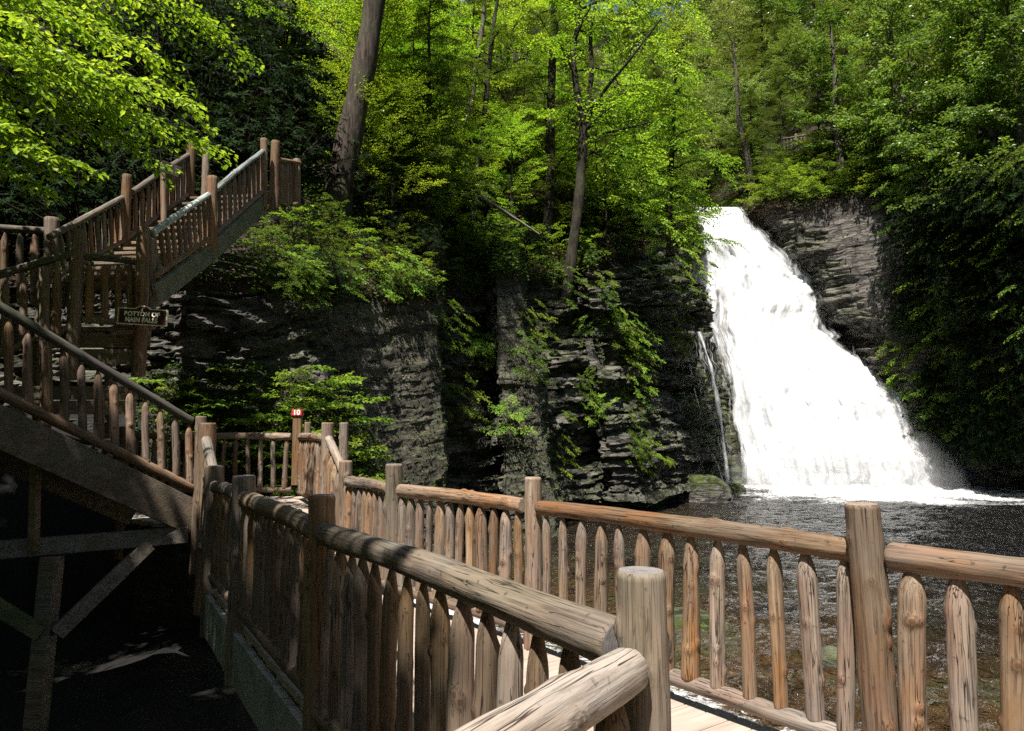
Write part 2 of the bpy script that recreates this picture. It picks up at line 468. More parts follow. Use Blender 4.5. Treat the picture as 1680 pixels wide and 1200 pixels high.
Q0 = dk(569, 7.57); Q1 = dk(648, 6.5); Q2 = dk(873, 5.12); Q3 = dk(1424, 3.27); Q4 = dk(1424, 3.27) + (dk(1424, 3.27) - dk(873, 5.12)).normalized() * 2.3
r1 = thing('log_railing', 'sunlit peeled log railing along the pool side of the walkway', 'railing', Q2, 'log railings')
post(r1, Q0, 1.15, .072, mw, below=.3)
post(r1, Q1, 1.17, .078, ms, below=.3)  # darkened wood stands in for the dappled shadow on this post
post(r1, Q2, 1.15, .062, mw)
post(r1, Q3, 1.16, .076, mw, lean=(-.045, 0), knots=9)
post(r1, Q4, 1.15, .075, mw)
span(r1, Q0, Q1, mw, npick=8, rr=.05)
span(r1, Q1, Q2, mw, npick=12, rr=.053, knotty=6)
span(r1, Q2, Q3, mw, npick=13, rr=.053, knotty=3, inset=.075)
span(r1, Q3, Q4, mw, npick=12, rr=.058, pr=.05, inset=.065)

S0 = dk(357, 7.0); S1 = dk(404, 5.75); S2 = dk(531, 3.9); S3 = dk(1046, 1.87)
r2 = thing('log_railing', 'shaded dark log railing on the near side of the walkway', 'railing', S2, 'log railings')
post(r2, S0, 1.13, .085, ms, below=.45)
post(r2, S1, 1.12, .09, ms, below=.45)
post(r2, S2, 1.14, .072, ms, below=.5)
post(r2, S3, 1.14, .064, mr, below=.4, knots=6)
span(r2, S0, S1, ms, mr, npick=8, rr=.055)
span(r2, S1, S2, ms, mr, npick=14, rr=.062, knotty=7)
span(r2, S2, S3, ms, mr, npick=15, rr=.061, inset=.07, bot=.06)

T1 = S3 + Vector((-.557, -.83, 0)) * 1.4
r3 = thing('log_railing', 'nearest railing with pale thick rail running to the bottom edge of the photo', 'railing', S3, 'log railings')
dr = (T1 - S3).normalized()
log('top_rail', r3, S3 + dr * .075 + Vector((0, 0, .92)), T1 + Vector((0, 0, .92)), .055, .063, mp, knots=7, n=32, bend=.006, rough=.05)
log('bottom_rail', r3, S3 + dr * .07 + Vector((0, 0, .06)), T1 + Vector((0, 0, .06)), .05, .05, ms, knots=4, n=18)
for k in range(9):
    P = S3 + dr * (.16 + .19 * k)
    picket(r3, P + Vector((0, 0, .09)), P + Vector((0, 0, .90)), ms, .045)
post(r3, T1, 1.14, .07, mr)

# deck of the walkway
def prow(mb, u0, u1, v0, v1, z, t=.045):
    c = []
    for zz in (z - t, z):
        for (uu, vv) in ((u0, v0), (u1, v0), (u1, v1), (u0, v1)):
            p = U * uu + Vv * vv; c.append((p.x, p.y, zz))
    mb.hexa(c)
def uvof(p): return p.dot(U), p.dot(Vv)
uQ, vQ = zip(*[uvof(q) for q in (Q0, Q1, Q2, Q3, Q4)])
uS, vS = zip(*[uvof(q) for q in (S0, S1, S2, S3)])
walk = thing('walkway', 'pale plank walkway between the two log railings', 'walkway', (0, 3, -.02))
mb = MB(); uu = min(uS[0], uQ[0]) + .05
while uu < 2.2:
    vr = float(np.interp(uu, uQ, vQ)) + .10
    if uu < uS[3] + .0: vl = float(np.interp(uu, uS, vS)) - .0
    else: vl = vS[3] - min(1.0, (uu - uS[3]) / .12) * 3.0
    prow(mb, uu, uu + .133, vl + random.uniform(-.01, .01), vr + random.uniform(-.01, .01), -.002 - random.uniform(0, .004))
    uu += .14
mb.build('deck_boards', DECK, walk, .004)
mb = MB()
for a, b in ((S0, S1), (S1, S2), (S2, S3)):
    o_ = Vv * -.03
    mb.beam(a + o_ + Vector((0, 0, -.24)), b + o_ + Vector((0, 0, -.24)), .05, .38)
mb.build('fascia_board', BOARD_PALE, walk)
mb = MB()
for a, b in ((Q0, Q1), (Q1, Q2), (Q2, Q3), (Q3, Q4)):
    o_ = Vv * .125
    mb.beam(a + o_ + Vector((0, 0, -.17)), b + o_ + Vector((0, 0, -.17)), .05, .24)
mb.build('fascia_board', BOARD_PALE, walk)

# ------------------------------------------------------------ platform beyond the walkway
PZ = .40
PC = dk(490, 11.4, PZ); PR = dk(537, 9.2, PZ); PL = dk(343, 8.0, PZ); PB = dk(195, 11.4, PZ)
plat = thing('platform', 'small wooden landing where the stairs meet the walkway', 'landing', (PL.x, 9.5, PZ))
mb = MB()
yy = 8.05
while yy < 11.6:
    xr = np.interp(yy, [8.0, 9.2, 11.5], [PL.x + .1, PR.x + .05, PC.x + .1]); 
    xl = np.interp(yy, [8.0, 8.8, 11.5], [PL.x - .1, PL.x - 1.3, PB.x - .1])
    mb.hexa([(xl, yy, PZ - .045), (xr, yy, PZ - .045), (xr, yy + .134, PZ - .045), (xl, yy + .134, PZ - .045), (xl, yy, PZ), (xr, yy, PZ), (xr, yy + .134, PZ), (xl, yy + .134, PZ)])
    yy += .14
mb.build('deck_boards', DECK, plat, .004)
mb = MB()
zc = Vector((0, 0, -.17))
mb.beam(PB + zc, PC + zc, .05, .24); mb.beam(PC + zc, PR + zc, .05, .24); mb.beam(PL + zc + Vector((0, 0, .02)), PR + zc, .05, .2)
mb.build('fascia_board', BOARD, plat)
# two steps down to the walkway
mb = MB()
for k, z in enumerate((.27, .135)):
    a = PL.lerp(S0, (k + .55) / 2.4); b = PR.lerp(Q0, (k + .55) / 2.4); a.z = b.z = z - .03
    mb.beam(a, b, .42, .05)
mb.build('step', DECK, plat)

r4 = thing('log_railing', 'orange brown log railing round the back of the landing', 'railing', PC, 'log railings')
post(r4, PC + Vector((.12, .1, 0)), 1.17, .05, mst, below=.3)
post(r4, PR + Vector((.0, .05, 0)), 1.15, .078, mw, below=.3)
post(r4, PR + Vector((.19, .1, 0)), 1.15, .06, mw, below=.3)
post(r4, PL, 1.14, .085, ms, below=.9)
post(r4, PB + Vector((.2, -.2, 0)), 1.1, .07, mst, below=.9)
PM = PB.lerp(PC, .32)
post(r4, PM, 1.18, .065, mw, below=.5)
span(r4, PM, PC, mw, npick=9, rr=.05, spacing=.2)
span(r4, PB, PM, mw, npick=5, rr=.05)
span(r4, PC + Vector((.06, -.1, 0)), PR, mw, npick=13, rr=.052)
# sloped rails down the two steps
a = PR + Vector((.05, -.08, .945)); b = Q0 + Vector((-.02, .1, .99))
log('top_rail', r4, a, b, .05, .048, mp, knots=3, n=20)
for t in (.16, .36, .56, .76, .9):
    p = PR.lerp(Q0, t); zz = p.z
    picket(r4, (p.x, p.y, zz + .1), (p.x, p.y, zz + .9), mw, .055)
log('bottom_rail', r4, PR + Vector((0, 0, .12)), Q0 + Vector((0, 0, .12)), .045, .045, mw, knots=2, n=16)
a = PL + Vector((.02, -.08, .95)); b = S0 + Vector((-.03, .1, .96))
log('top_rail', r2, a, b, .055, .05, mp, knots=3, n=20)
for t in (.2, .4, .6, .8):
    p = PL.lerp(S0, t)
    picket(r2, (p.x, p.y, p.z - .1), (p.x, p.y, p.z + .9), ms, .06)

# post with painted number
npost = thing('marker_post', 'square brown post with red and white number 10 on its top', 'marker', at(484, 770, 11.15))
mb = MB(); c = at(487, 755, 11.12); 
mb.beam(Vector((c.x, 11.12, PZ + .22)), Vector((c.x, 11.12, PZ + 1.26)), .125, .10, Vector((0, 1, 0)))
mb.build('post', W_STAIR, npost)

def plain(name, c, rough=.6, spec=.3):
    m, nt, nd, lk = newmat(name); tc = nd.new('ShaderNodeTexCoord')
    n = noise(nt, tc.outputs['Object'], 25, 4)
    col = mixc(nt, n, tuple(k * .75 for k in c), tuple(min(1, k * 1.2) for k in c))
    finish(nt, col, rough, bump(nt, n, .2, .003), spec); return m
RED = plain('paint_red', (.45, .035, .03)); WHITE = plain('paint_white', (.75, .75, .70))
S_BROWN = plain('sign_brown', (.022, .008, .006)); S_RED = plain('sign_red_border', (.22, .045, .025)); S_CREAM = plain('sign_cream', (.85, .80, .68))
mb = MB(); mb.beam(Vector((c.x, 11.11, PZ + 1.262)), Vector((c.x, 11.11, PZ + 1.352)), .155, .125, Vector((0, 1, 0)))
nb = mb.build('number_cap', RED, npost)

def text_obj(name, s, size, loc, rot, mat, parent, ext=.003, bold=.0, base=Vector((0, 0, 0)), sx=1.0):
    cu = bpy.data.curves.new(name, 'FONT'); cu.body = s; cu.size = size; cu.extrude = ext; cu.offset = bold; cu.space_character = 1.06
    cu.align_x = 'CENTER'; cu.align_y = 'CENTER'
    tmp = bpy.data.objects.new('tmp', cu); COL.objects.link(tmp)
    dg = bpy.context.evaluated_depsgraph_get(); dg.update()
    me = bpy.data.meshes.new_from_object(tmp.evaluated_get(dg))
    bpy.data.objects.remove(tmp)
    me.materials.clear(); me.materials.append(mat); me.name = name
    o = link(name, me, parent)
    o.location = Vector(loc) - base; o.rotation_euler = rot; o.scale = (sx, 1, 1)
    return o
text_obj('number', '10', .105, (c.x, 11.11 - .0625 - .002, PZ + 1.308), (PI / 2, 0, 0), WHITE, nb, .002, .004, npost.location)

# ------------------------------------------------------------ staircases
def line(p, q): return lambda t: Vector(p).lerp(Vector(q), t)
# lower flight, rising to the left from the landing
lowT = line(at(315, 692, 8.05), at(0, 505, 6.7)); lowB = line(at(318, 803, 8.05), at(0, 646, 6.7))
st1 = thing('staircase', 'lower flight of wooden stairs climbing left from the landing', 'stairs', lowB(0), 'flights of wooden stairs')
nrm1 = Vector((-.82, .57, 0)); Lr = 2.3
off = Vector((0, 0, -.30))
for side in (0, 1):
    mb = MB(); o_ = nrm1 * (1.25 * side) + Vector((0, 0, 0))
    p, q = lowB(-.02) + off + o_, lowB(1.9) + off + o_
    mb.beam(p, q, .06, .36); mb.build('stringer', BOARD, st1)
for k in range(17):
    mb = MB(); p = lowB(.03 + k * .115) + Vector((0, 0, -.16))
    mb.beam(p - nrm1 * .0 , p + nrm1 * 1.25, .27, .045); mb.build('step', BOARD, st1, .004)
mb = MB(); mb.beam(at(60, 700, 7.2), at(55, 905, 7.2), .07, .09, Vector((0, 1, 0))); mb.build('strut', BOARD, st1)
r5 = thing('log_railing', 'lower stair railing with smooth dark handrail falling to the right', 'railing', lowB(0), 'log railings')
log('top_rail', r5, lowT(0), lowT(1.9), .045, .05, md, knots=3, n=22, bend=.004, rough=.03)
log('bottom_rail', r5, lowB(0), lowB(1.9), .052, .055, mst, knots=5, n=20)
for k in range(23):
    t = .02 + k * .0855
    picket(r5, lowB(t) + Vector((0, 0, .02 - .02)), lowT(t) - Vector((0, 0, .05)), mst, .037)
pp = at(325, 812, 8.05); post(r5, pp, at(325, 683, 8.05).z - pp.z, .06, mst, below=.85)

# timber frame carrying the lower flight
fr = thing('timber_frame', 'sawn timber post and braces holding up the lower stairs', 'support', at(70, 1100, 7.3))
mb = MB(); mb.beam(at(-260, 924, 6.5), at(308, 877, 8.0), .09, .17); mb.build('beam', BOARD_FRAME, fr)
mb = MB(); mb.beam(at(86, 912, 7.35), at(45, 1330, 7.35), .16, .16, Vector((0, 1, 0))); mb.build('post', BOARD_FRAME, fr)
mb = MB(); mb.beam(at(245, 893, 7.8), at(93, 1040, 7.35), .10, .14); mb.build('brace', BOARD_FRAME, fr)
mb = MB(); mb.beam(at(-120, 925, 6.9), at(68, 1040, 7.3), .10, .14); mb.build('brace', BOARD_MOSS, fr)

# middle landing
la = thing('landing', 'middle landing of brown boards behind the trail sign', 'landing', at(180, 560, 9.7))
mb = MB(); p0 = at(-260, 535, 8.6); p1 = at(236, 540, 9.6)
zL = p1.z
for k in range(14):
    dy = .14 * k
    mb.beam((-8.5, 9.62 + dy, zL), (-.500 * (9.62 + dy), 9.62 + dy, zL), .133, .045)
mb.build('deck_boards', BOARD, la, .004)
for (y0, y1, x0, x1, d) in ((549, 571, 100, 226, 9.52), (573, 598, 100, 222, 9.5), (634, 656, 18, 226, 9.4), (658, 680, 18, 222, 9.38)):
    mb = MB(); mb.beam(at(x0, (y0 + y1) / 2, d), at(x1, (y0 + y1) / 2 , d), .05, (y1 - y0) / F * d); mb.build('fascia_board', BOARD, la, .004)
for px in (178, 60):
    mb = MB(); mb.beam(at(px, 545, 9.7), at(px, 720, 9.7), .07, .09, Vector((0, 1, 0))); mb.build('support_post', BOARD, la)
r6 = thing('log_railing', 'short log railing of the middle landing beside the trail sign', 'railing', at(180, 540, 9.5), 'log railings')
log('top_rail', r6, at(140, 421, 9.5), at(230, 431, 9.5), .05, .045, md, knots=3, bend=.01)
log('bottom_rail', r6, at(136, 524, 9.5), at(222, 532, 9.5), .045, .045, mr, knots=3)
for px in (147, 172, 194, 214): picket(r6, at(px, 524, 9.5), at(px, 434, 9.5), mst, .05)
log('post', r6, at(114, 624, 9.45), at(129, 378, 9.45), .092, .082, mst, knots=8, n=26, bend=.01)
log('post', r6, at(227, 618, 9.45), at(235, 373, 9.45), .088, .078, mst, knots=8, n=26, bend=.01)
log('post', r6, at(247, 540, 9.65), at(248, 392, 9.65), .07, .066, mst, knots=5, n=22)
r7 = thing('log_railing', 'crooked railing at the left edge rising towards the middle landing', 'railing', at(50, 560, 9.3), 'log railings')
log('top_rail', r7, at(122, 414, 9.4), at(-60, 474, 9.1), .048, .055, md, knots=5, bend=.02)
log('bottom_rail', r7, at(118, 535, 9.4), at(-60, 610, 9.1), .042, .045, mr, knots=5, bend=.02)
for px in (8, 38, 66, 92): picket(r7, at(px, 540 + (118 - px) * .42, 9.3), at(px + 2, 424 + (118 - px) * .33, 9.3), mst, .055)
log('post', r7, at(77, 700, 9.25), at(73, 440, 9.25), .075, .06, mst, knots=5, n=22)
r8 = thing('log_railing', 'darkest railing behind the middle landing at the left edge', 'railing', at(40, 500, 11), 'log railings')
log('top_rail', r8, at(76, 379, 11), at(-80, 368, 11), .05, .05, mr, knots=4)
log('post', r8, at(84, 560, 11), at(85, 358, 11), .11, .105, mst, knots=4, n=24)
for px in (-20, 8, 33, 57): picket(r8, at(px, 500, 11), at(px, 382, 11), mst, .055)

# upper flight, rising to the right and away
upT = [at(245, 386, 9.6), at(345, 318, 11.6), at(433, 247, 13.5)]
upB = [at(256, 452, 9.6), at(345, 390, 11.6), at(433, 312, 13.5)]
st3 = thing('staircase', 'upper flight of wooden stairs climbing to the dark trail at the top', 'stairs', upB[0], 'flights of wooden stairs')
nr3 = Vector((-.99, .12, 0))
for side in (0, 1):
    mb = MB()
    for i in range(2):
        mb.beam(upB[i] + nr3 * 1.5 * side + Vector((0, 0, -.27)), upB[i + 1] + nr3 * 1.5 * side + Vector((0, 0, -.27)), .06, .30)
    mb.build('stringer', BOARD_GREEN if side == 0 else BOARD, st3)
for k in range(16):
    t = k / 15 * 2; i = min(1, int(t)); p = upB[i].lerp(upB[i + 1], t - i) + Vector((0, 0, -.14))
    mb = MB(); mb.beam(p + nr3 * .05, p + nr3 * 1.45, .28, .045); mb.build('step', BOARD, st3, .004)
r9 = thing('log_railing', 'upper stair railing with sunlit lichen grey handrail', 'railing', upB[0], 'log railings')
r10 = thing('log_railing', 'far side railing of the upper stairs deep in shade', 'railing', upB[0] + nr3 * 1.5, 'log railings')
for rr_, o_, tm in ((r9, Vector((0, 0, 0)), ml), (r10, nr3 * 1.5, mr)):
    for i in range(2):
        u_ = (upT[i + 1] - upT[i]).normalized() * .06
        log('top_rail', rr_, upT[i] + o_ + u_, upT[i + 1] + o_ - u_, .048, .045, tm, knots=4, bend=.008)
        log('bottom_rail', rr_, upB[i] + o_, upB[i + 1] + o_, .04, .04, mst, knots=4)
        n_ = 11
        for k in range(n_):
            t = (k + .6) / n_
            picket(rr_, upB[i].lerp(upB[i + 1], t) + o_, upT[i].lerp(upT[i + 1], t) + o_ - Vector((0, 0, .03)), mst, .035)
log('post', r9, at(347, 412, 11.6), at(348, 290, 11.6), .085, .08, mst, n=22)
log('post', r9, at(433, 342, 13.5), at(433, 228, 13.5), .07, .065, mst, n=22)
log('post', r9, at(449, 346, 13.8), at(452, 232, 13.8), .095, .08, mst, n=22)
b = upB[0] + nr3 * 1.5
log('post', r10, upB[1] + nr3 * 1.5 - Vector((0, 0, .3)), upB[1] + nr3 * 1.5 + Vector((0, 0, 1.1)), .08, .075, mst, n=22)
log('post', r10, upB[2] + nr3 * 1.5 - Vector((0, 0, .3)), upB[2] + nr3 * 1.5 + Vector((0, 0, 1.0)), .085, .08, mst, n=22)
log('post', r10, upB[2] + nr3 * 1.28 - Vector((0, -.2, .3)), upB[2] + nr3 * 1.28 + Vector((0, .2, 1.02)), .07, .065, mst, n=22)
r11 = thing('log_railing', 'shaded railing leading away from the top of the upper stairs', 'railing', at(470, 340, 14.2), 'log railings')
log('top_rail', r11, at(455, 262, 13.9), at(492, 268, 15.0), .045, .045, mst)
for k in range(8): picket(r11, at(458 + k * 4.4, 334 - k * .5, 14 + k * .12), at(458 + k * 4.4, 262 + k, 14 + k * .12), mst, .045)
log('post', r11, at(487, 338, 15), at(487, 262, 15), .08, .08, mst, n=20)
wb = thing('trail_board', 'small dark board on a post behind the upper stairs', 'sign', at(280, 300, 12.6))
mb = MB(); mb.beam(at(264, 272, 12.6), at(297, 284, 12.6), .03, .2); mb.build('board', BOARD_MOSS, wb)
wb.children[0].data.materials[0] = BARK2
log('post', wb, at(269, 390, 12.64), at(268, 268, 12.64), .05, .05, mst, n=18)

# trail sign
sg = thing('trail_sign', 'brown trail sign reading 4 BOTTOM OF MAIN FALLS', 'sign', at(233, 520, 9.2))
def sign_outline(w, h, ar, hump):
    pts = [(-w, -h), (w, -h), (w, h)]
    a0 = math.asin(min(1, (h - hump) / ar)) if ar else 0
    xa = ar * math.cos(a0)
    k = 14
    for i in range(k + 1):
        a = a0 + (PI - 2 * a0) * i / k
        pts.append((ar * math.cos(a), hump + ar * math.sin(a)))
    pts.append((-w, h)); return pts
def sign_plate(name, pts, y0, y1, mat, parent):
    n = len(pts); V = [(x, y0, z) for x, z in pts] + [(x, y1, z) for x, z in pts]
    Fc = [tuple(range(n)), tuple(range(2 * n - 1, n - 1, -1))] + [(i, i + n, (i + 1) % n + n, (i + 1) % n) for i in range(n)]
    me = bpy.data.meshes.new(name); me.from_pydata(V, [], Fc); me.materials.append(mat); me.update()
    return link(name, me, parent)
sg.rotation_euler = (0, math.radians(4), math.radians(-6))
k_ = 9.2 / F
sign_plate('board', sign_outline(.332, .104, .155, -.012 + .0), 0, .03, S_CREAM, sg)
sign_plate('border', sign_outline(.320, .094, .144, -.012), -.003, .0, S_RED, sg)
sign_plate('panel', sign_outline(.300, .082, .128, -.012), -.006, -.003, S_BROWN, sg)
text_obj('lettering', '4', .066, (-.005, -.0095, .080), (PI / 2, 0, 0), S_CREAM, sg, .002, .001)
text_obj('lettering', 'BOTTOM OF', .080, (0, -.0095, .030), (PI / 2, 0, 0), S_CREAM, sg, .002, .003, sx=1.0)
text_obj('lettering', 'MAIN FALLS', .080, (0, -.0095, -.046), (PI / 2, 0, 0), S_CREAM, sg, .002, .003, sx=.98)

# ------------------------------------------------------------ cliff and slopes
# bottom (px, d), top (px, d, z), slope behind, slabness, bright (sunlit patches painted into the rock), moss
CP = [
 (-900, 6, -900, 7, 3.0, .7, 0, 0, 0), (-450, 9, -450, 10, 3.4, .7, 0, 0, 0), (-50, 12.4, -60, 13.2, 4.0, .7, 0, 0, 0), (250, 12.6, 260, 13.6, 4.2, .8, 0, .1, .1),
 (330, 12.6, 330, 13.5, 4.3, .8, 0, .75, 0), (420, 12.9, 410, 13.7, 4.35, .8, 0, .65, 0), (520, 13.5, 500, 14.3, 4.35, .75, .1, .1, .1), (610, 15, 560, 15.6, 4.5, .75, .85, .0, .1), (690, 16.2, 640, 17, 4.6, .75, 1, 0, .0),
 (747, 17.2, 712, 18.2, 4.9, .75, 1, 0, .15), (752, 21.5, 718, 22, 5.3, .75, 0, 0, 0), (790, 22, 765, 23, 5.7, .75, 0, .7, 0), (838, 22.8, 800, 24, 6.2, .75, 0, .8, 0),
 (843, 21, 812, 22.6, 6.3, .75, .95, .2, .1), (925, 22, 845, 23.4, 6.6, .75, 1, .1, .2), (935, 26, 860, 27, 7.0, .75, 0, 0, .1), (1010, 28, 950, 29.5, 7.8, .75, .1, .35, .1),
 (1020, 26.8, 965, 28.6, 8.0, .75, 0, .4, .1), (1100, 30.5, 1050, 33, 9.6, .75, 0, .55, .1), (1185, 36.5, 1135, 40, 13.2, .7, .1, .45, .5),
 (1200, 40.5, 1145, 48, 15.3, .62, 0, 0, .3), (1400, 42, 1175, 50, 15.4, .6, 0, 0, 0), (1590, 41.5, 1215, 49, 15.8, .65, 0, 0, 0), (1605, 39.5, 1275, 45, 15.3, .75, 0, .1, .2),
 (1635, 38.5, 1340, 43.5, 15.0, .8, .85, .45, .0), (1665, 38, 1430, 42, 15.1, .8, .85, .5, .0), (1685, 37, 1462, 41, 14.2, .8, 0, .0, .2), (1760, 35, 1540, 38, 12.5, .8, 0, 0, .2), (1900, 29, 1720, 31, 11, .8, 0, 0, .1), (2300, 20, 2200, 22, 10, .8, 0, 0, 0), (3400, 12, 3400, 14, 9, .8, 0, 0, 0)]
CP = np.array(CP, float)
bx = (CP[:, 0] - 840) / F * CP[:, 1]; tx = (CP[:, 2] - 840) / F * CP[:, 3]
cols = []
for i in range(len(CP) - 1):
    L = math.hypot(bx[i + 1] - bx[i], CP[i + 1, 1] - CP[i, 1]); d = (CP[i, 1] + CP[i + 1, 1]) / 2
    out = CP[i, 0] < -60 or CP[i, 0] > 1700
    n = max(3, int(L / max(.06, d * .0035 * (4 if out else 1))))
    cols += [i + k / n for k in range(n)]
cols.append(len(CP) - 1.0); cols = np.array(cols)
ci = np.arange(len(CP))
I = lambda a: np.interp(cols, ci, a)
BX, BY, TX, TY, TZ = I(bx), I(CP[:, 1]), I(tx), I(CP[:, 3]), I(CP[:, 4])
SLP, SLAB, BRI, MOS = I(CP[:, 5]), I(CP[:, 6]), I(CP[:, 7]), I(CP[:, 8])
NV = 170
v = np.linspace(0, 1, NV)
arc = np.concatenate([[0], np.cumsum(np.hypot(np.diff(BX), np.diff(BY)))])
X = BX[:, None] + (TX - BX)[:, None] * v; Y = BY[:, None] + (TY - BY)[:, None] * v; Z = -3.0 + (TZ + 3.0)[:, None] * v
def disp(X, Y, Z, ARC, slab, big):
    w = fbm(X * .35, Y * .35, Z * .35, 3, 1.0)
    h = Z + .35 * w + .12 * ARC * 0 ; s = ARC + 1.4 * fbm(X * .5, Y * .5, Z * .25, 2, 5.0)
    def st(t, l, sd):
        Lr = np.floor(h / t); k = np.floor(s / l + hsh(Lr, Lr * 0 + sd) * 9)
        return hsh(Lr, k, Lr * 0 + sd) - .5
    o = 0.55 * big * st(.9 * big, 2.6 * big, 1.) + .32 * big * st(.34 * big, 1.1 * big, 2.) + .20 * big * st(.13 * big, .5 * big, 3.) + .10 * big * st(.06 * big, .4 * big, 4.)
    o = o * (1 - .86 * slab)
    o = o + .30 * fbm(X * .6, Y * .6, Z * .6, 4, 9.0) * (1 - .5 * slab) + .07 * fbm(X * 3.5, Y * 3.5, Z * 3.5, 3, 12.0)
    return o
gx = np.gradient(X, axis=0), np.gradient(Y, axis=0); tang = np.stack([np.broadcast_to(gx[0].mean(1)[:, None], X.shape), np.broadcast_to(gx[1].mean(1)[:, None], X.shape)], 2)
ker = 9
def sm(a):
    p = np.pad(a, ((ker, ker), (0, 0)), 'edge'); return sum(p[k:k + len(a)] for k in range(2 * ker + 1)) / (2 * ker + 1)
dxs, dys = sm(np.diff(BX, append=BX[-1])[:, None])[:, 0], sm(np.diff(BY, append=BY[-1])[:, None])[:, 0]
ln = np.hypot(dxs, dys) + 1e-6
NX, NY = dys / ln, -dxs / ln
big = np.clip(BY / 20, .6, 1.7)[:, None]
D = disp(X, Y, Z, np.broadcast_to(arc[:, None], X.shape), SLAB[:, None], big)
D = D * (1 - .5 * np.clip((v[None, :] - .9) / .1, 0, 1))
fall = (np.clip(cols - 19.6, 0, .6) / .6) * (np.clip(22.4 - cols, 0, .6) / .6)
D = D * (1 - .6 * fall[:, None]) - .6 * fall[:, None]
X = X + NX[:, None] * D; Y = Y + NY[:, None] * D; Z = Z + .15 * fbm(X * .8, Y * .8, Z * .3, 2, 21.)
# slope rows
rs = np.concatenate([np.linspace(.15, 4, 26), np.geomspace(4.2, 70, 60)])
rad = np.hypot(TX, TY)
# go back from the edge: mix of radial and outward normal
rx, ry = TX / rad, TY / rad
XS = TX[:, None] + rx[:, None] * rs; YS = TY[:, None] + ry[:, None] * rs
XS += (NX * D[:, -1])[:, None] * np.exp(-rs / 1.5); YS += (NY * D[:, -1])[:, None] * np.exp(-rs / 1.5)
prof = np.where(rs < 3, rs, 3 + (rs - 3) * 1.0)
ZS = TZ[:, None] + SLP[:, None] * prof + (.5 * fbm(XS * .35, YS * .35, XS * 0, 4, 31.) + 2.0 * fbm(XS * .06, YS * .06, XS * 0, 2, 33.) * np.clip(rs / 12, 0, 1)) * np.clip(rs / 1.5, .0, 1)
AX = np.concatenate([X, XS], 1); AY = np.concatenate([Y, YS], 1); AZ = np.concatenate([Z, ZS], 1)
nu, nv = AX.shape
sh = (nu, nv)
def row(a): return np.broadcast_to(a[:, None], sh)
issl = np.concatenate([np.zeros(NV), np.ones(len(rs))])[None, :]
soil = np.clip(issl + 0 * AX, 0, 1)
topfade = np.concatenate([np.clip((v - .93) / .07, 0, 1), np.ones(len(rs))])[None, :]
soil = np.clip(topfade * (1 + .0 * AX), 0, 1)
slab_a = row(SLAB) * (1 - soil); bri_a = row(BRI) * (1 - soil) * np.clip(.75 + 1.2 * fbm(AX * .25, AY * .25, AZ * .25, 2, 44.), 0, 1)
wet_a = np.clip(1.2 - (AZ - WATER) / 1.5, 0, 1) + .6 * row(fall)
wet_a = np.clip(wet_a + np.clip(fbm(AX * .4, AY * .4, AZ * .1, 2, 77.) * 1.5, 0, .6), 0, 1)
moss_a = np.clip(row(MOS) + np.clip(.8 - (AZ - WATER) / .8, 0, .8) * (fbm(AX * .5, AY * .5, AZ * 0, 2, 70.) > 0), 0, 1) * (1 - soil)
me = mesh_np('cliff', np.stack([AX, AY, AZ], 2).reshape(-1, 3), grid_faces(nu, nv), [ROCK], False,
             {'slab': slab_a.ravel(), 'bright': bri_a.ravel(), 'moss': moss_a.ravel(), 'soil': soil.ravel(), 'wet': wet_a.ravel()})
cliff = link('cliff', me, kind='structure')

def colof_top(px):    # column parameter index on the grid from top px
    pxs = TX / TY * F + 840
    return int(np.argmin(np.abs(pxs - px)))
def slope_pt(px, r):
    i = colof_top(px); j = NV + int(np.argmin(np.abs(rs - r)))
    return Vector((AX[i, j], AY[i, j], AZ[i, j]))
def cliff_pt(px, py):
    pxs = AX[:, :NV] / AY[:, :NV] * F + 840
    pys = 600 - (np.tan(np.arctan((AZ[:, :NV] - EYE) / AY[:, :NV]) - PITCH)) * F
    dd = (pxs - px) ** 2 + (pys - py) ** 2 + AY[:, :NV] * .5
    k = np.unravel_index(np.argmin(dd), dd.shape)
    return Vector((AX[k], AY[k], AZ[k])), Vector((NX[k[0]], NY[k[0]], 0))

def surf_d(px, py):
    pxs = AX / AY * F + 840
    pys = 600 - (np.tan(np.arctan((AZ - EYE) / AY) - PITCH)) * F
    m_ = (np.abs(pxs - px) < 9) & (np.abs(pys - py) < 9)
    return float(AY[m_].min()) if m_.any() else float(AY.ravel()[np.argmin(((pxs - px) ** 2 + (pys - py) ** 2).ravel())])
def snap(pts, dp=.35):
    d = surf_d(*pts[0]) + dp
    a = [at(x, y, d) for x, y in pts]
    lo = a[0] + Vector((0, .9, -.6))
    return [lo] + a, d
DARKG, nt_g, nd_g, lk_g = newmat('shade_black_rock')  # near-black rock colour stands in for deep shade under the stairs
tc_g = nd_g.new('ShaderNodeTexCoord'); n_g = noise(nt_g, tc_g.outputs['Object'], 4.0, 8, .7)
finish(nt_g, ramp(nt_g, n_g, [(.4, (.004, .004, .004)), (.6, (.010, .009, .008)), (.75, (.03, .027, .024))]), .7, bump(nt_g, n_g, 1.0, .1), .3)
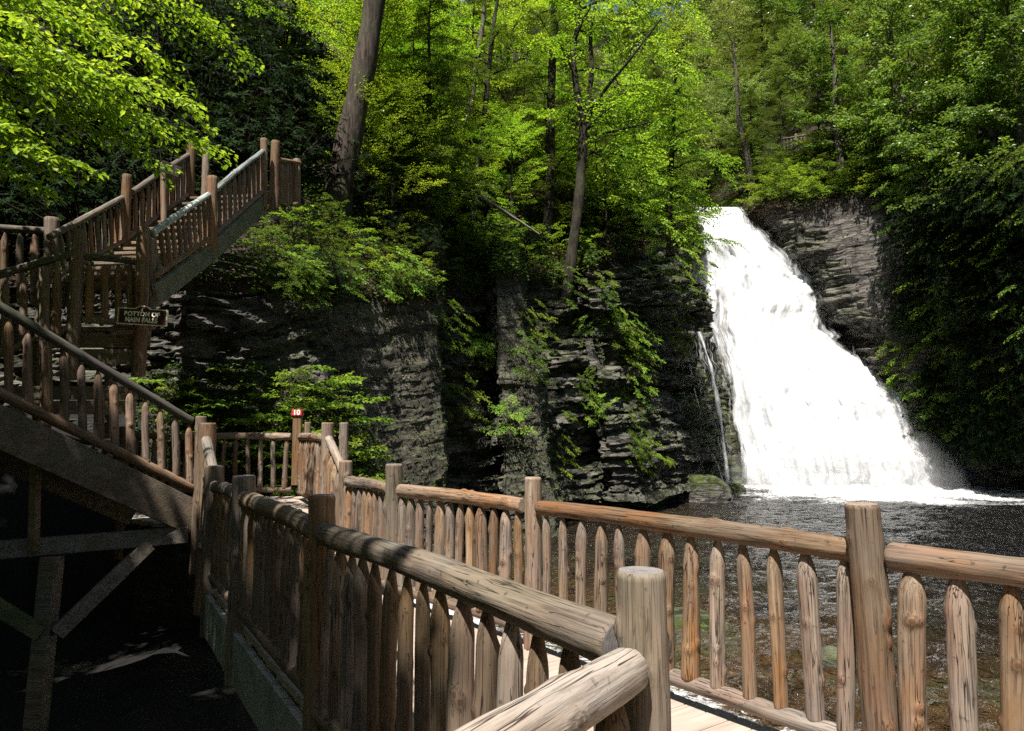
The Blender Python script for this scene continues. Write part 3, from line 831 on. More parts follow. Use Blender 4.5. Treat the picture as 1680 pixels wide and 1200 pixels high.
# bank with plants at the foot of the cliff behind the landing, and streambed
def bank():
    pu = [0, 60, 180, 300, 420, 520, 600, 660, 700]
    dB = [11.2, 11.6, 11.9, 12.0, 12.0, 12.2, 12.8, 13.8, 14.8]; zt = [1.5, 1.8, 2.3, 2.6, 2.6, 2.3, 1.6, .4, -1.2]
    n1, n2 = 160, 60
    px = np.linspace(0, 700, n1); d0 = np.interp(px, pu, dB); z1 = np.interp(px, pu, zt)
    t = np.linspace(0, 1, n2)
    Dm = d0[:, None] + (-.3 + 1.7 * t)[None, :]
    Xm = (px[:, None] - 840) / F * Dm
    Zm = -2.6 + (z1 + 2.6)[:, None] * (t ** .55)[None, :]
    Zm = Zm + .25 * fbm(Xm * 1.3, Dm * 1.3, Zm * 1.3, 4, 51.)
    m = mesh_np('bank', np.stack([Xm, Dm, Zm], 2).reshape(-1, 3), grid_faces(n1, n2), [ROCK], False,
                {'slab': np.zeros(n1 * n2), 'bright': np.full(n1 * n2, .15), 'moss': np.full(n1 * n2, .5), 'soil': np.full(n1 * n2, .7), 'wet': np.zeros(n1 * n2)})
    m.materials.append(DARKG); fi = np.repeat((px[:-1] < 230).astype(np.int32), n2 - 1); m.polygons.foreach_set('material_index', fi)  # left part of the bank blackened as if in deep shade
    link('bank', m, kind='structure')
    return Xm, Dm, Zm
BXm, BYm, BZm = bank()

# ground: one sheet under everything, the streambed rising into the dark shore on the left
def ground():
    xs = np.concatenate([np.linspace(-220, -16, 14), np.linspace(-14, 12, 130), np.linspace(14, 220, 14)])
    ys = np.concatenate([np.linspace(-220, -6, 14), np.linspace(-4, 16, 110), np.linspace(18, 400, 18)])
    Xg, Yg = np.meshgrid(xs, ys, indexing='ij')
    Zg = -2.5 + .25 * fbm(Xg * .5, Yg * .5, Xg * 0, 4, 61.)
    vv_ = Xg * .815 + Yg * .58       # across the walkway
    shore = np.clip((4.0 - vv_) / 1.6, 0, 1)
    Zg = Zg + shore * (.90 + .35 * fbm(Xg * .9, Yg * .9, Xg * 0, 5, 63.))
    n1, n2 = Xg.shape
    o = np.ones(n1 * n2)
    m = mesh_np('ground', np.stack([Xg, Yg, Zg], 2).reshape(-1, 3), grid_faces(n1, n2), [ROCK], False,
                {'slab': o * 0, 'bright': o * 0, 'moss': o * .15, 'soil': o * .5, 'wet': o * .8})
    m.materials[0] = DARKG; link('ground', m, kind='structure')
ground()

# ------------------------------------------------------------ water
def water_mat():
    m, nt, nd, lk = newmat('pool_water')
    tc = nd.new('ShaderNodeTexCoord'); v = tc.outputs['Object']
    n1 = noise(nt, v, .55, 4, .5, .5); n2 = noise(nt, v, 3.0, 5, .6, .3)
    bed = ramp(nt, n1, [(.35, (.02, .014, .008)), (.47, (.08, .045, .018)), (.58, (.065, .055, .018)), (.72, (.13, .115, .08))])
    a = nd.new('ShaderNodeAttribute'); a.attribute_name = 'shallow'
    base = mixc(nt, a.outputs['Fac'], (.006, .0055, .005), bed)
    f = nd.new('ShaderNodeAttribute'); f.attribute_name = 'foam_glint'
    fn = noise(nt, mapping(nt, v, (1, 1.5, 1)), 5.0, 5, .68, 1.2)
    fm = math_(nt, 'ADD', fn, math_(nt, 'SUBTRACT', f.outputs['Fac'], .5))
    fmask = ramp(nt, fm, [(.57, (0, 0, 0)), (.80, (1, 1, 1))])
    col = mixc(nt, fmask, base, (.82, .83, .84))
    hb = math_(nt, 'ADD', math_(nt, 'MULTIPLY', noise(nt, mapping(nt, v, (1, 1.6, 1)), 3.0, 4, .55, .6), 1.7), math_(nt, 'MULTIPLY', noise(nt, v, 14, 2, .5), .16))
    rg = math_(nt, 'ADD', math_(nt, 'MULTIPLY', fmask, .6), .09)
    p = finish(nt, col, rg, bump(nt, hb, 1.0, .34), .7)
    p.inputs['IOR'].default_value = 1.33
    return m
WMAT = water_mat()
def water():
    na, nr = 420, 460
    ang = np.linspace(math.radians(-62), math.radians(62), na); r = np.geomspace(2.0, 62, nr)
    A, Rr = np.meshgrid(ang, r, indexing='ij')
    Xw = np.sin(A) * Rr; Yw = np.cos(A) * Rr
    calm = np.clip((Yw - 5) / 8, 0, 1)
    amp = .10 * (1 - calm) + .06 * calm + .07 * np.clip((Yw - 30) / 9, 0, 1) + .22 * np.clip(1 - np.sqrt(((Xw - 18) / 10) ** 2 + ((Yw - 38.5) / 3.5) ** 2), 0, 1)
    Zw = WATER + amp * (1 - np.abs(fbm(Xw * .9, Yw * 1.5, Xw * 0, 4, 81.)) * 2.5) + .03 * fbm(Xw * .3, Yw * .3, Xw * 0, 2, 84.)
    # foam strength: foot of the fall, riffles beside the walkway, plus water glints painted as white specks
    cx = (1380 - 840) / F * 39.5
    ex = (Xw - 18.5) / 11.5; ey = (Yw - 38.5) / 12
    foot = np.clip(1.18 - np.sqrt(ex ** 2 + ey ** 2), 0, 1) * .80
    trail = np.clip(.30 - np.abs(fbm(Xw * .25, Yw * .5, Xw * 0, 3, 88.)), 0, 1) * np.clip((Yw - 24) / 10, 0, 1) * .9
    vq = Xw * .815 + Yw * .58
    riff = np.clip(1 - np.abs(vq - 6.4 - .8 * fbm(Xw * .4, Yw * .4, Xw * 0, 2, 99.)) / 2.2, 0, 1) * (.62 + .55 * fbm(Xw * .7, Yw * .9, Xw * 0, 3, 90.))
    foam_glint = np.clip(foot + trail + np.clip(riff, 0, 1) + .07 + .15 * np.clip((24 - Yw) / 14, 0, 1), 0, 1.2)
    shallow = np.clip((13 - vq) / 8, 0, 1)
    shallow = np.clip(shallow + np.clip((12 - Xw) / 30, 0, .2), 0, 1)
    m = mesh_np('water', np.stack([Xw, Yw, Zw], 2).reshape(-1, 3), grid_faces(na, nr), [WMAT], True, {'foam_glint': foam_glint.ravel(), 'shallow': shallow.ravel()})
    # faces must look up
    o = link('water', m, kind='structure')
water()

def gorge_behind():
    a = np.linspace(math.radians(128), math.radians(412), 120); r = np.concatenate([[15], np.geomspace(17, 90, 50)])
    A, Rr = np.meshgrid(a, r, indexing='ij')
    Xh = np.cos(A) * Rr * 1.1 + 1; Yh = np.sin(A) * Rr * 1.1 - 4
    Zh = -3 + (Rr - 15) * .85 + 2.0 * fbm(Xh * .15, Yh * .15, Xh * 0, 4, 111.) * np.clip((Rr - 15) / 4, 0, 1)
    # stay out of the view
    o = np.ones(A.size)
    m = mesh_np('hillside', np.stack([Xh, Yh, Zh], 2).reshape(-1, 3), grid_faces(120, 51), [HILL], True)
    link('hillside', m, kind='structure')
HILL, nt_h, nd_h, lk_h = newmat('wooded_hillside')
tc_h = nd_h.new('ShaderNodeTexCoord')
finish(nt_h, ramp(nt_h, noise(nt_h, tc_h.outputs['Object'], 1.2, 5, .6), [(.35, (.012, .018, .007)), (.6, (.04, .065, .018))]), .95)
gorge_behind()

# waterfall
def fall_mat(name, lo, hi, sx):
    m, nt, nd, lk = newmat(name)
    a = nd.new('ShaderNodeAttribute'); a.attribute_name = 'sx'; b = nd.new('ShaderNodeAttribute'); b.attribute_name = 'ty'
    e = nd.new('ShaderNodeAttribute'); e.attribute_name = 'edge'
    cb = nd.new('ShaderNodeCombineXYZ'); lk.new(a.outputs['Fac'], cb.inputs[0]); lk.new(b.outputs['Fac'], cb.inputs[1])
    n1 = noise(nt, mapping(nt, cb.outputs[0], (sx, .55, 1)), 1.0, 7, .68, .5)
    n2 = noise(nt, mapping(nt, cb.outputs[0], (1.6, 1.2, 1)), 1.0, 8, .75, .6)
    al = math_(nt, 'ADD', math_(nt, 'ADD', math_(nt, 'MULTIPLY', n1, .6), math_(nt, 'MULTIPLY', n2, .4)), e.outputs['Fac'])
    alpha = ramp(nt, al, [(lo, (0, 0, 0)), (hi, (1, 1, 1))])
    df = nd.new('ShaderNodeBsdfDiffuse'); lk.new(ramp(nt, n1, [(.36, (.50, .53, .56)), (.56, (.90, .90, .90))]), df.inputs[0])
    tl = nd.new('ShaderNodeBsdfTranslucent'); tl.inputs[0].default_value = (.9, .9, .9, 1)
    mx = nd.new('ShaderNodeMixShader'); mx.inputs[0].default_value = .35
    lk.new(df.outputs[0], mx.inputs[1]); lk.new(tl.outputs[0], mx.inputs[2])
    tp = nd.new('ShaderNodeBsdfTransparent'); m2 = nd.new('ShaderNodeMixShader')
    lk.new(alpha, m2.inputs[0]); lk.new(tp.outputs[0], m2.inputs[1]); lk.new(mx.outputs[0], m2.inputs[2])
    o = nd.new('ShaderNodeOutputMaterial'); lk.new(m2.outputs[0], o.inputs[0])
    return m
LE = [(1130, 338, 47.5), (1100, 380, 46.5), (1106, 430, 45.4), (1120, 500, 44.2), (1140, 560, 43.2), (1158, 620, 42.4), (1180, 710, 41), (1198, 806, 39.9)]
RE = [(1212, 338, 47.5), (1248, 372, 46.8), (1300, 420, 45.8), (1338, 480, 44.8), (1352, 535, 44), (1385, 572, 43.2), (1470, 635, 42.3), (1524, 690, 41.6), (1580, 750, 40.7), (1640, 806, 39.9)]
def edge_at(E, py):
    E = np.array(E); P = [np.interp(py, E[:, 1], E[:, k]) for k in (0, 2)]
    return P
def fall_sheet(k, mat, grow, fwd, top=340, LE=LE, RE=RE, curtain=True):
    ns, nt_ = 150, 200
    py = np.linspace(top, 806, nt_); lx, ld = edge_at(LE, py); rx_, rd = edge_at(RE, py)
    s = np.linspace(-grow, 1 + grow, ns)
    wob = lambda sd, a: a * fbm(py / 38., py * 0 + sd, py * 0, 4, sd)
    lx = lx + wob(3. + k, 9); rx_ = rx_ + wob(13. + k, 30) + 7 * vnoise(py / 9., py * 0, py * 0 + k, 4.)
    PX = lx[None, :] + (rx_ - lx)[None, :] * s[:, None]; Dp = ld[None, :] + (rd - ld)[None, :] * np.clip(s, 0, 1)[:, None]
    # ledges: bulge forward in the middle and in steps
    bul = np.sin(np.clip(s, 0, 1) * PI)[:, None] * .9
    t = (py - 340) / 466
    stp = .5 * np.sin(t * 9 + 1.2) + .3 * np.sin(t * 23)
    Wd = (rx_ - lx)[None, :] / F * Dp
    sxm = (PX - 1140) / F * 42 * .65 + s[:, None] * 5.5; tym = np.broadcast_to(t[None, :] * 16, PX.shape)
    rip = .45 * fbm(sxm * 1.6, tym * .35, sxm * 0, 4, 7. + k) + .3 * fbm(sxm * .4, tym * .5, sxm * 0, 2, 17. + k)
    Dp = Dp - bul - stp[None, :] * np.clip(bul, .2, 1) * .5 - rip - fwd
    dep = Dp
    x = (PX - 840) / F; y = (600 - py[None, :]) / F
    wy = math.cos(PITCH) - y * math.sin(PITCH); wz = math.sin(PITCH) + y * math.cos(PITCH)
    Xf = x / wy * (Dp); Zf = EYE + wz / wy * dep
    edge = np.minimum(s, 1 - s)[:, None] * Wd      # metres from the edge
    ed = np.clip(edge / (1.5 + .6 * k), -1.0, 1.0) * .42 - .07 * np.clip(fbm(sxm * .22, tym * .3, sxm * 0, 3, 27. + k) * 3, 0, 1)
    # thin left curtain where rock shows through
    thin = np.exp(-((PX - (1178 + (py[None, :] - 480) * .10)) / 26) ** 2) * np.clip((py[None, :] - 420) / 60, 0, 1) * .36
    ed = (ed - thin) if curtain else np.clip(edge / .8, -1, 1) * .15 - .12
    m = mesh_np('fall', np.stack([Xf, Dp, Zf], 2).reshape(-1, 3), grid_faces(ns, nt_), [mat], True,
                {'sx': sxm.ravel(), 'ty': tym.ravel(), 'edge': ed.ravel()})
    return m
wf = link('waterfall', fall_sheet(0, fall_mat('fall_water', .36, .62, 3.4), 0.03, 0.0), kind='structure')
for k, (g, f, lo, hi) in enumerate([(.10, .35, .50, .95), (.17, .7, .58, 1.1)]):
    o = link('spray', fall_sheet(k + 1, fall_mat('fall_spray_%s' % 'ab'[k], lo, hi, 2.2), g, f), wf)

def rivulet(name, pts, w, seed, parent):
    pts = [at(*p) for p in pts]
    n = 60; P = np.array([list(p) for p in pts]); tt = np.linspace(0, 1, len(P)); t = np.linspace(0, 1, n)
    C = np.stack([np.interp(t, tt, P[:, k]) for k in range(3)], 1)
    C[:, 0] += .05 * fbm(t * 8, t * 0 + seed, t * 0, 3, seed)
    ww = w * (1 + .6 * fbm(t * 6, t * 0, t * 0 + seed, 2, 3.))
    s = np.linspace(-1, 1, 9)
    Xr = C[:, 0][:, None] + ww[:, None] * s; Yr = C[:, 1][:, None] - .12 * (1 - s ** 2) + 0 * ww[:, None]; Zr = C[:, 2][:, None] + 0 * s
    sx_ = Xr * 1.0; ty_ = (1 - t)[:, None] * 9 + 0 * s
    ed = np.broadcast_to((.5 * (1 - np.abs(s)) - .12), Xr.shape)
    return link(name, mesh_np(name, np.stack([Xr, Yr, Zr], 2).reshape(-1, 3), grid_faces(n, 9), [RIV], True, {'sx': sx_.ravel(), 'ty': ty_.ravel(), 'edge': ed.ravel()}), parent)
RIV = fall_mat('rivulet_water', .42, .80, 9.0)
rivulet('rivulet', [(1146, 545, 36.6), (1165, 600, 36.3), (1178, 660, 36), (1186, 720, 35.8), (1196, 805, 35.5)], .12, 3., wf)
rivulet('rivulet', [(1124, 560, 36.2), (1136, 630, 35.9), (1154, 700, 35.6), (1170, 745, 35.4), (1190, 805, 35.2)], .06, 5., wf)
L2 = [(1112, 545, 37.0), (1128, 640, 36.4), (1150, 720, 35.9), (1185, 806, 35.3)]; R2_ = [(1200, 545, 38.6), (1206, 640, 38.0), (1212, 720, 37.4), (1216, 806, 37)]
link('trickles', fall_sheet(5, fall_mat('trickle_water', .52, .80, 6.0), .0, .35, 545, L2, R2_, False), wf)

def mist():
    m, nt, nd, lk = newmat('mist_volume')
    p = nd.new('ShaderNodeVolumePrincipled'); p.inputs['Density'].default_value = .11; p.inputs['Color'].default_value = (.97, .98, 1, 1)
    o = nd.new('ShaderNodeOutputMaterial'); lk.new(p.outputs[0], o.inputs['Volume'])
    n1, n2 = 64, 32; th = np.linspace(0, 2 * PI, n1); ph = np.linspace(-PI / 2, PI / 2, n2); T, Q = np.meshgrid(th, ph, indexing='ij')
    x, y, z = np.cos(T) * np.cos(Q), np.sin(T) * np.cos(Q), np.sin(Q); r = 1 + .25 * fbm(np.abs(x) * 2, y * 2, z * 2, 3, 5.)
    V = np.stack([19.0 + 9.5 * x * r, 38.2 + 1.7 * y, -1.7 + 2.6 * z * r], 2).reshape(-1, 3)
    o = link('mist', mesh_np('mist', V, grid_faces(n1, n2), [m], True), kind='stuff'); o['label'] = 'white mist hanging at the foot of the waterfall'; o['category'] = 'mist'
mist()

# ------------------------------------------------------------ rocks
def boulder(loc, size, seed, label, moss=.3, bright=.2, wet=.6, flat=.7, rot=0):
    n1, n2 = 48, 30
    th = np.linspace(0, 2 * PI, n1); ph = np.linspace(-PI / 2, PI / 2, n2)
    T, P_ = np.meshgrid(th, ph, indexing='ij')
    x, y, z = np.cos(T) * np.cos(P_), np.sin(T) * np.cos(P_), np.sin(P_)
    q = .3; f = (np.abs(x) ** 3 + np.abs(y) ** 3 + np.abs(z) ** 3) ** (-1 / 3.)
    r = f * (1 + .28 * fbm(x * 1.1 + seed, y * 1.1, z * 1.1, 4, seed) )
    lay = .05 * (hsh(np.floor(z * 5 + .3 * x)) - .5)
    r = r * (1 + lay)
    V = np.stack([x * r * size[0], y * r * size[1], z * r * size[2] * 1.0], 2).reshape(-1, 3)
    o_ = np.ones(n1 * n2)
    me = mesh_np('boulder', V, grid_faces(n1, n2), [ROCK], False, {'slab': o_ * 0, 'bright': o_ * bright, 'moss': np.clip(V[:, 2] / size[2], 0, 1) * moss, 'soil': o_ * 0, 'wet': o_ * wet})
    o = link('boulder', me); o.location = loc; o.rotation_euler = (0, 0, rot)
    return tag(o, label, 'rock')
def wl(px, py, dz=0):      # point on the water seen at pixel
    a = at(px, py, 1.0) - Vector((0, 0, EYE)); k = (WATER - EYE) / a.z
    return Vector((a.x * k, a.y * k, WATER + dz))
boulder(wl(1040, 812), (1.7, 1.3, 1.5), 3, 'grey rounded boulder leaning on the foot of the cliff', .3, .35)
boulder(wl(1130, 822), (1.9, 1.2, 1.15), 5, 'pinkish grey flat boulder at the left foot of the waterfall', .9, .8)
boulder(wl(985, 832), (1.3, 1.0, .9), 8, 'dark wet boulder at the water edge below the cliff', .5, .1)
boulder(wl(1185, 812), (1.0, .8, .6), 11, 'small mossy rock where the waterfall meets the pool', 1, .2)
boulder(wl(1400, 1085, -.12), (.55, .45, .3), 14, 'green mossy stone in the stream behind the sunlit railing', .55, .6)
boulder(wl(1120, 1020, -.12), (.9, .7, .25), 17, 'brown submerged stone behind the middle of the sunlit railing', .8, .2)
boulder(wl(1640, 800, -.1), (2.0, 1.0, .6), 19, 'dark rock at the right foot of the waterfall', .3, .1)
boulder(wl(1560, 780, .0), (1.4, 1.6, 2.2), 23, 'layered wet rock beside the lower right of the waterfall', .4, .5)
boulder(Vector((-2.9, 5.6, -1.75)), (.8, .6, .35), 29, 'flat grey stone in the dark stream bank below the walkway', .1, .5, rot=.5)
boulder(Vector((-2.1, 4.6, -1.7)), (.6, .45, .28), 31, 'rough grey stone lower in the dark bank by the photo bottom', .1, .4, rot=1.5)

exec_marker = True
# ------------------------------------------------------------ foliage
def nrmz(a): return a / (np.linalg.norm(a, axis=-1, keepdims=True) + 1e-9)
UP = np.array([0, 0, 1.0])
class Leaves:
    def __init__(s): s.V = []; s.T = []
    def add(s, C, D, Nm, L, W, tint):
        D = nrmz(D); S = nrmz(np.cross(D, Nm)); Nn = np.cross(S, D)
        L = np.asarray(L)[..., None] * np.ones((len(C), 1)); W = np.asarray(W)[..., None] * np.ones((len(C), 1))
        dip = Nn * L * .10
        V = np.stack([C, C + D * L * .45 + S * W * .5 + dip, C + D * L - dip, C + D * L * .45 - S * W * .5 + dip], 1)
        s.V.append(V.reshape(-1, 3)); s.T.append(np.repeat(np.clip(tint, 0, 1), 4))
    def mesh(s, name, mat, off=(0, 0, 0)):
        V = np.concatenate(s.V) - np.array(off); T = np.concatenate(s.T); n = len(V) // 4
        return mesh_np(name, V, np.arange(n * 4).reshape(n, 4), [mat], False, {'tint': T})

def twigs_on(P0, Dv, Ln, rg, nsub, ratio=.5, lo=.1, spread=55, jit=.25):
    """sub-twigs leaving each twig alternately in its flat plane"""
    n = len(P0)
    t = np.tile(np.linspace(lo, 1, nsub), n).reshape(n, nsub) + rg.uniform(-.04, .04, (n, nsub))
    side = nrmz(np.cross(Dv, UP + rg.normal(0, .15, (n, 3))))
    sg_ = np.where(np.arange(nsub) % 2 == 0, 1, -1)[None, :, None]
    a = np.radians(spread) * (1 - .5 * t[..., None])
    B = P0[:, None] + Dv[:, None] * (t * Ln[:, None])[..., None]
    d = Dv[:, None] * np.cos(a) + side[:, None] * sg_ * np.sin(a) + rg.normal(0, jit * .5, (n, nsub, 3))
    d[..., 2] -= .08
    l = Ln[:, None] * ratio * (1 - .55 * t) * rg.uniform(.7, 1.2, (n, nsub))
    return B.reshape(-1, 3), nrmz(d).reshape(-1, 3), l.ravel()

def leaf_twigs(lv, B, D, Ln, rg, gap, L, W, tint, jit=.35, flat=.8, spread=50, maxn=40):
    m = np.clip((Ln / gap).astype(int), 2, maxn); idx = np.repeat(np.arange(len(B)), m)
    first = np.concatenate([[0], np.cumsum(m)[:-1]]); k = np.arange(len(idx)) - first[idx]
    t = (k + .7) / m[idx]
    Dn = D[idx]; side = nrmz(np.cross(Dn, UP + rg.normal(0, .2, (len(idx), 3))))
    sgn = np.where(k % 2 == 0, 1, -1)[:, None]
    a = np.radians(spread + rg.normal(0, 12, len(idx)))[:, None]
    C = B[idx] + Dn * (t * Ln[idx])[:, None]; C[:, 2] -= .18 * (t ** 2) * Ln[idx]
    d = Dn * np.cos(a) + side * sgn * np.sin(a); d[:, 2] -= .15
    d = d + rg.normal(0, jit * .4, d.shape)
    nm = UP * flat + rg.normal(0, jit, d.shape)
    tn = tint[idx] + rg.normal(0, .17, len(idx))
    lv.add(C, d, nm, L * rg.uniform(.7, 1.25, len(idx)), W * rg.uniform(.75, 1.2, len(idx)), tn)

class Tubes:
    def __init__(s): s.V = []; s.F = []; s.n = 0
    def add(s, pts, rad, k=7):
        P = np.array(pts, float); R = np.array(rad, float); n = len(P)
        T = nrmz(np.gradient(P, axis=0)); ref = np.array([0, 1.0, 0]) if abs(T[0, 1]) < .8 else np.array([1.0, 0, 0])
        a = nrmz(np.cross(T, ref)); b = np.cross(T, a); th = np.linspace(0, 2 * PI, k, endpoint=False)
        V = P[:, None] + (a[:, None] * np.cos(th)[None, :, None] + b[:, None] * np.sin(th)[None, :, None]) * R[:, None, None]
        i = np.arange(n - 1)[:, None] * k + np.arange(k)[None, :]; j = np.arange(n - 1)[:, None] * k + (np.arange(k)[None, :] + 1) % k
        s.V.append(V.reshape(-1, 3)); s.F.append((np.stack([i, j, j + k, i + k], 2) + s.n).reshape(-1, 4)); s.n += n * k
    def mesh(s, name, mat, off=(0, 0, 0)):
        return mesh_np(name, np.concatenate(s.V) - np.array(off), np.concatenate(s.F), [mat], True)

def limb_pts(a, b, rg, sag=.0, n=9, wob=.05):
    a = np.array(a, float); b = np.array(b, float); t = np.linspace(0, 1, n)[:, None]; L = np.linalg.norm(b - a)
    P = a + (b - a) * t; P[:, 2] += (sag * L * np.sin(t[:, 0] * PI))
    P[1:-1] += rg.normal(0, wob * L * .3, (n - 2, 3))
    return P

def dress_limb(lv, tb, P, r, rg, spec, tint0):
    """twigs, sub-twigs and leaves along a limb polyline"""
    n = len(P); L = np.linalg.norm(np.diff(P, axis=0), axis=1).sum()
    if tb is not None: tb.add(P, r * (1 - .85 * np.linspace(0, 1, n)), 6)
    nt_ = spec['ntw']; t = np.linspace(spec.get('t0', .2), 1, nt_) + rg.uniform(-.02, .02, nt_); t = np.clip(t, 0, 1)
    B = np.stack([np.interp(t * (n - 1), np.arange(n), P[:, k]) for k in range(3)], 1)
    T = nrmz(np.gradient(P, axis=0)); Dn = np.stack([np.interp(t * (n - 1), np.arange(n), T[:, k]) for k in range(3)], 1)
    side = nrmz(np.cross(Dn, UP)); s_ = np.where(np.arange(nt_) % 2 == 0, 1, -1)[:, None]
    a = np.radians(spec.get('ang', 50)) * (1 - .8 * t[:, None] ** 3)
    D = nrmz(Dn * np.cos(a) + side * s_ * np.sin(a) + rg.normal(0, spec.get('jit', .18), (nt_, 3)) + np.array([0, 0, spec.get('lift', -.05)]))
    ln = L * spec.get('tl', .42) * (1 - .55 * t) * rg.uniform(.75, 1.2, nt_)
    if tb is not None and spec.get('twt', True):
        for q in range(nt_): tb.add([B[q], B[q] + D[q] * ln[q] * .5, B[q] + D[q] * ln[q] * .95], [r * .22, r * .14, .003], 4)
    B2, D2, l2 = twigs_on(B, D, ln, rg, spec.get('nsub', 6), spec.get('sr', .55))
    Bt = np.concatenate([B, B2]); Dt = np.concatenate([D, D2]); Lt = np.concatenate([ln, l2])
    tint = tint0 + rg.normal(0, .10, len(Bt))
    leaf_twigs(lv, Bt, Dt, Lt, rg, spec['gap'], spec['L'], spec['W'], tint, spec.get('lj', .35), spec.get('flat', .8))

SPEC = {
 'beech': dict(ntw=12, nsub=7, gap=.10, L=.15, W=.095, tl=.45, sr=.55),
 'oak': dict(ntw=12, nsub=7, gap=.10, L=.19, W=.125, tl=.5, sr=.6, lj=.55, flat=.5, jit=.35),
 'hemlock': dict(ntw=16, nsub=7, gap=.05, L=.13, W=.035, tl=.42, sr=.5, lj=.3, flat=.9, lift=-.18, t0=.08),
}
def tree_mesh(kind, seed, H, Rc, h0, nl, lmat, bmat, r0=None, lean=0.04):
    rg = np.random.default_rng(seed); lv = Leaves(); tb = Tubes(); r0 = r0 or H * .017
    n = 14; t = np.linspace(0, 1, n)
    cx = np.cumsum(rg.normal(0, lean * H / n * .8, n)); cy = np.cumsum(rg.normal(0, lean * H / n * .8, n))
    TP = np.stack([cx - cx[0], cy - cy[0], t * H - .5 * (t == 0)], 1)
    tb.add(TP, r0 * (1 - .88 * t) * (1 + .35 * np.exp(-t * 25)), 10)
    for k in range(nl):
        f = (k + rg.uniform(0, .9)) / nl; h = h0 + (1 - h0) * f
        az = k * 2.4 + rg.uniform(-.5, .5)
        o_ = np.array([np.interp(h, t, TP[:, q]) for q in range(3)])
        if kind == 'hemlock':
            Lm = Rc * (1 - .85 * f) * rg.uniform(.75, 1.1) + .3; rise = .10 - .12 * (1 - f)
        else:
            Lm = Rc * math.sin(PI * min(1, .18 + .75 * f)) ** .7 * rg.uniform(.6, 1.15); rise = .25 + .75 * f
        e = o_ + np.array([math.cos(az), math.sin(az), rise + rg.uniform(-.1, .1)]) * Lm
        P = limb_pts(o_, e, rg, sag=.07 if kind != 'hemlock' else .05)
        dress_limb(lv, tb, P, r0 * .36 * (1 - .6 * f), rg, SPEC[kind], rg.uniform(.25, .75))
    return lv.mesh(kind + '_crown', lmat), tb.mesh(kind + '_trunk', bmat)

def make_tree(name, label, cat, meshes, loc, rz=0, sc=1, group=None, first=None, tilt=(0, 0)):
    r = thing(name, label, cat, loc, group)
    r.rotation_euler = (tilt[0], tilt[1], rz); r.scale = (sc, sc, sc)
    link('crown', meshes[0], r); link('trunk', meshes[1], r)
    return r
def copy_thing(o, loc, rz, sc, label=None, group=None):
    c = o.copy(); COL.objects.link(c); c.location = loc; c.rotation_euler = (o.rotation_euler[0], o.rotation_euler[1], rz); c.scale = (sc, sc, sc)
    if label: c['label'] = label
    if group: c['group'] = group
    for ch in o.children:
        k = ch.copy(); COL.objects.link(k); k.parent = c
    return c

R_ = random.Random(11)
P_hem = [tree_mesh('hemlock', 21 + k, 12 + k, 3.3, .10, 44, L_HEM, BARK) for k in range(2)]
P_bee = [tree_mesh('beech', 31 + k, 10 + k, 4.2, .22, 20, L_BRIGHT, BARK2) for k in range(2)]
P_oak = [tree_mesh('oak', 41 + k, 11 + k, 4.2, .12, 30, L_OAK, BARK3) for k in range(2)]

def plant_many(proto, name, cat, label, group, spots):
    first = None
    for (px, r, sc) in spots:
        p = slope_pt(px, r); p.z -= .25
        if first is None: first = make_tree(name, label, cat, proto, p, R_.uniform(0, 6.28), sc, group)
        else: copy_thing(first, p, R_.uniform(0, 6.28), sc, label, group)

# woods on the left slope
def jit(spots, jp=18, jr=.8): return [(px + R_.uniform(-jp, jp), max(.3, r + R_.uniform(-jr, jr)), sc * R_.uniform(.85, 1.15)) for px, r, sc in spots]
plant_many(P_hem[0], 'hemlock_tree', 'tree', 'dark feathery hemlock in the wood above the left cliff', 'hemlocks above the left cliff',
           jit([(700, 3, .55), (860, 4, .6), (1010, 3, .5), (760, 9, .8), (1060, 8, .8), (960, 12, .9), (660, 14, .9), (850, 20, 1.0), (1090, 16, 1.), (1100, 4, .5)]))
plant_many(P_bee[0], 'beech_tree', 'tree', 'bright yellow green leafy tree in the wood above the left cliff', 'leafy trees above the left cliff',
           jit([(610, 5, .6), (480, 10, .8), (640, 10, .7), (720, 14, .8), (820, 11, .7), (900, 8, .6), (1000, 8, .65), (560, 18, 1), (760, 24, 1.1), (950, 22, 1.1), (1060, 22, 1.1), (420, 22, 1.1), (660, 30, 1.3), (880, 34, 1.3), (1030, 34, 1.3), (960, 44, 1.7), (1080, 46, 1.7), (1020, 56, 1.9), (900, 54, 1.9), (1120, 40, 1.5)]))
plant_many(P_bee[1], 'beech_tree', 'tree', 'leafy tree in the deep wood left of the big leaning trunk', 'leafy trees left of the leaning trunk',
           jit([(330, 14, .9), (200, 18, 1), (60, 14, .9), (-60, 10, .8), (480, 30, 1.2), (300, 32, 1.3), (100, 34, 1.3), (-160, 16, 1)]))
plant_many(P_bee[1], 'beech_tree', 'tree', 'small bright young beech at the brow of the left cliff', 'young beeches at the cliff brow',
           [(640, 2.2, .40), (690, 3, .42), (590, 3.2, .36), (730, 2, .36), (840, 2.2, .36), (1000, 1.5, .36), (1060, 2, .42), (610, 5.5, .5), (670, 6, .5), (1110, 2.5, .45)])
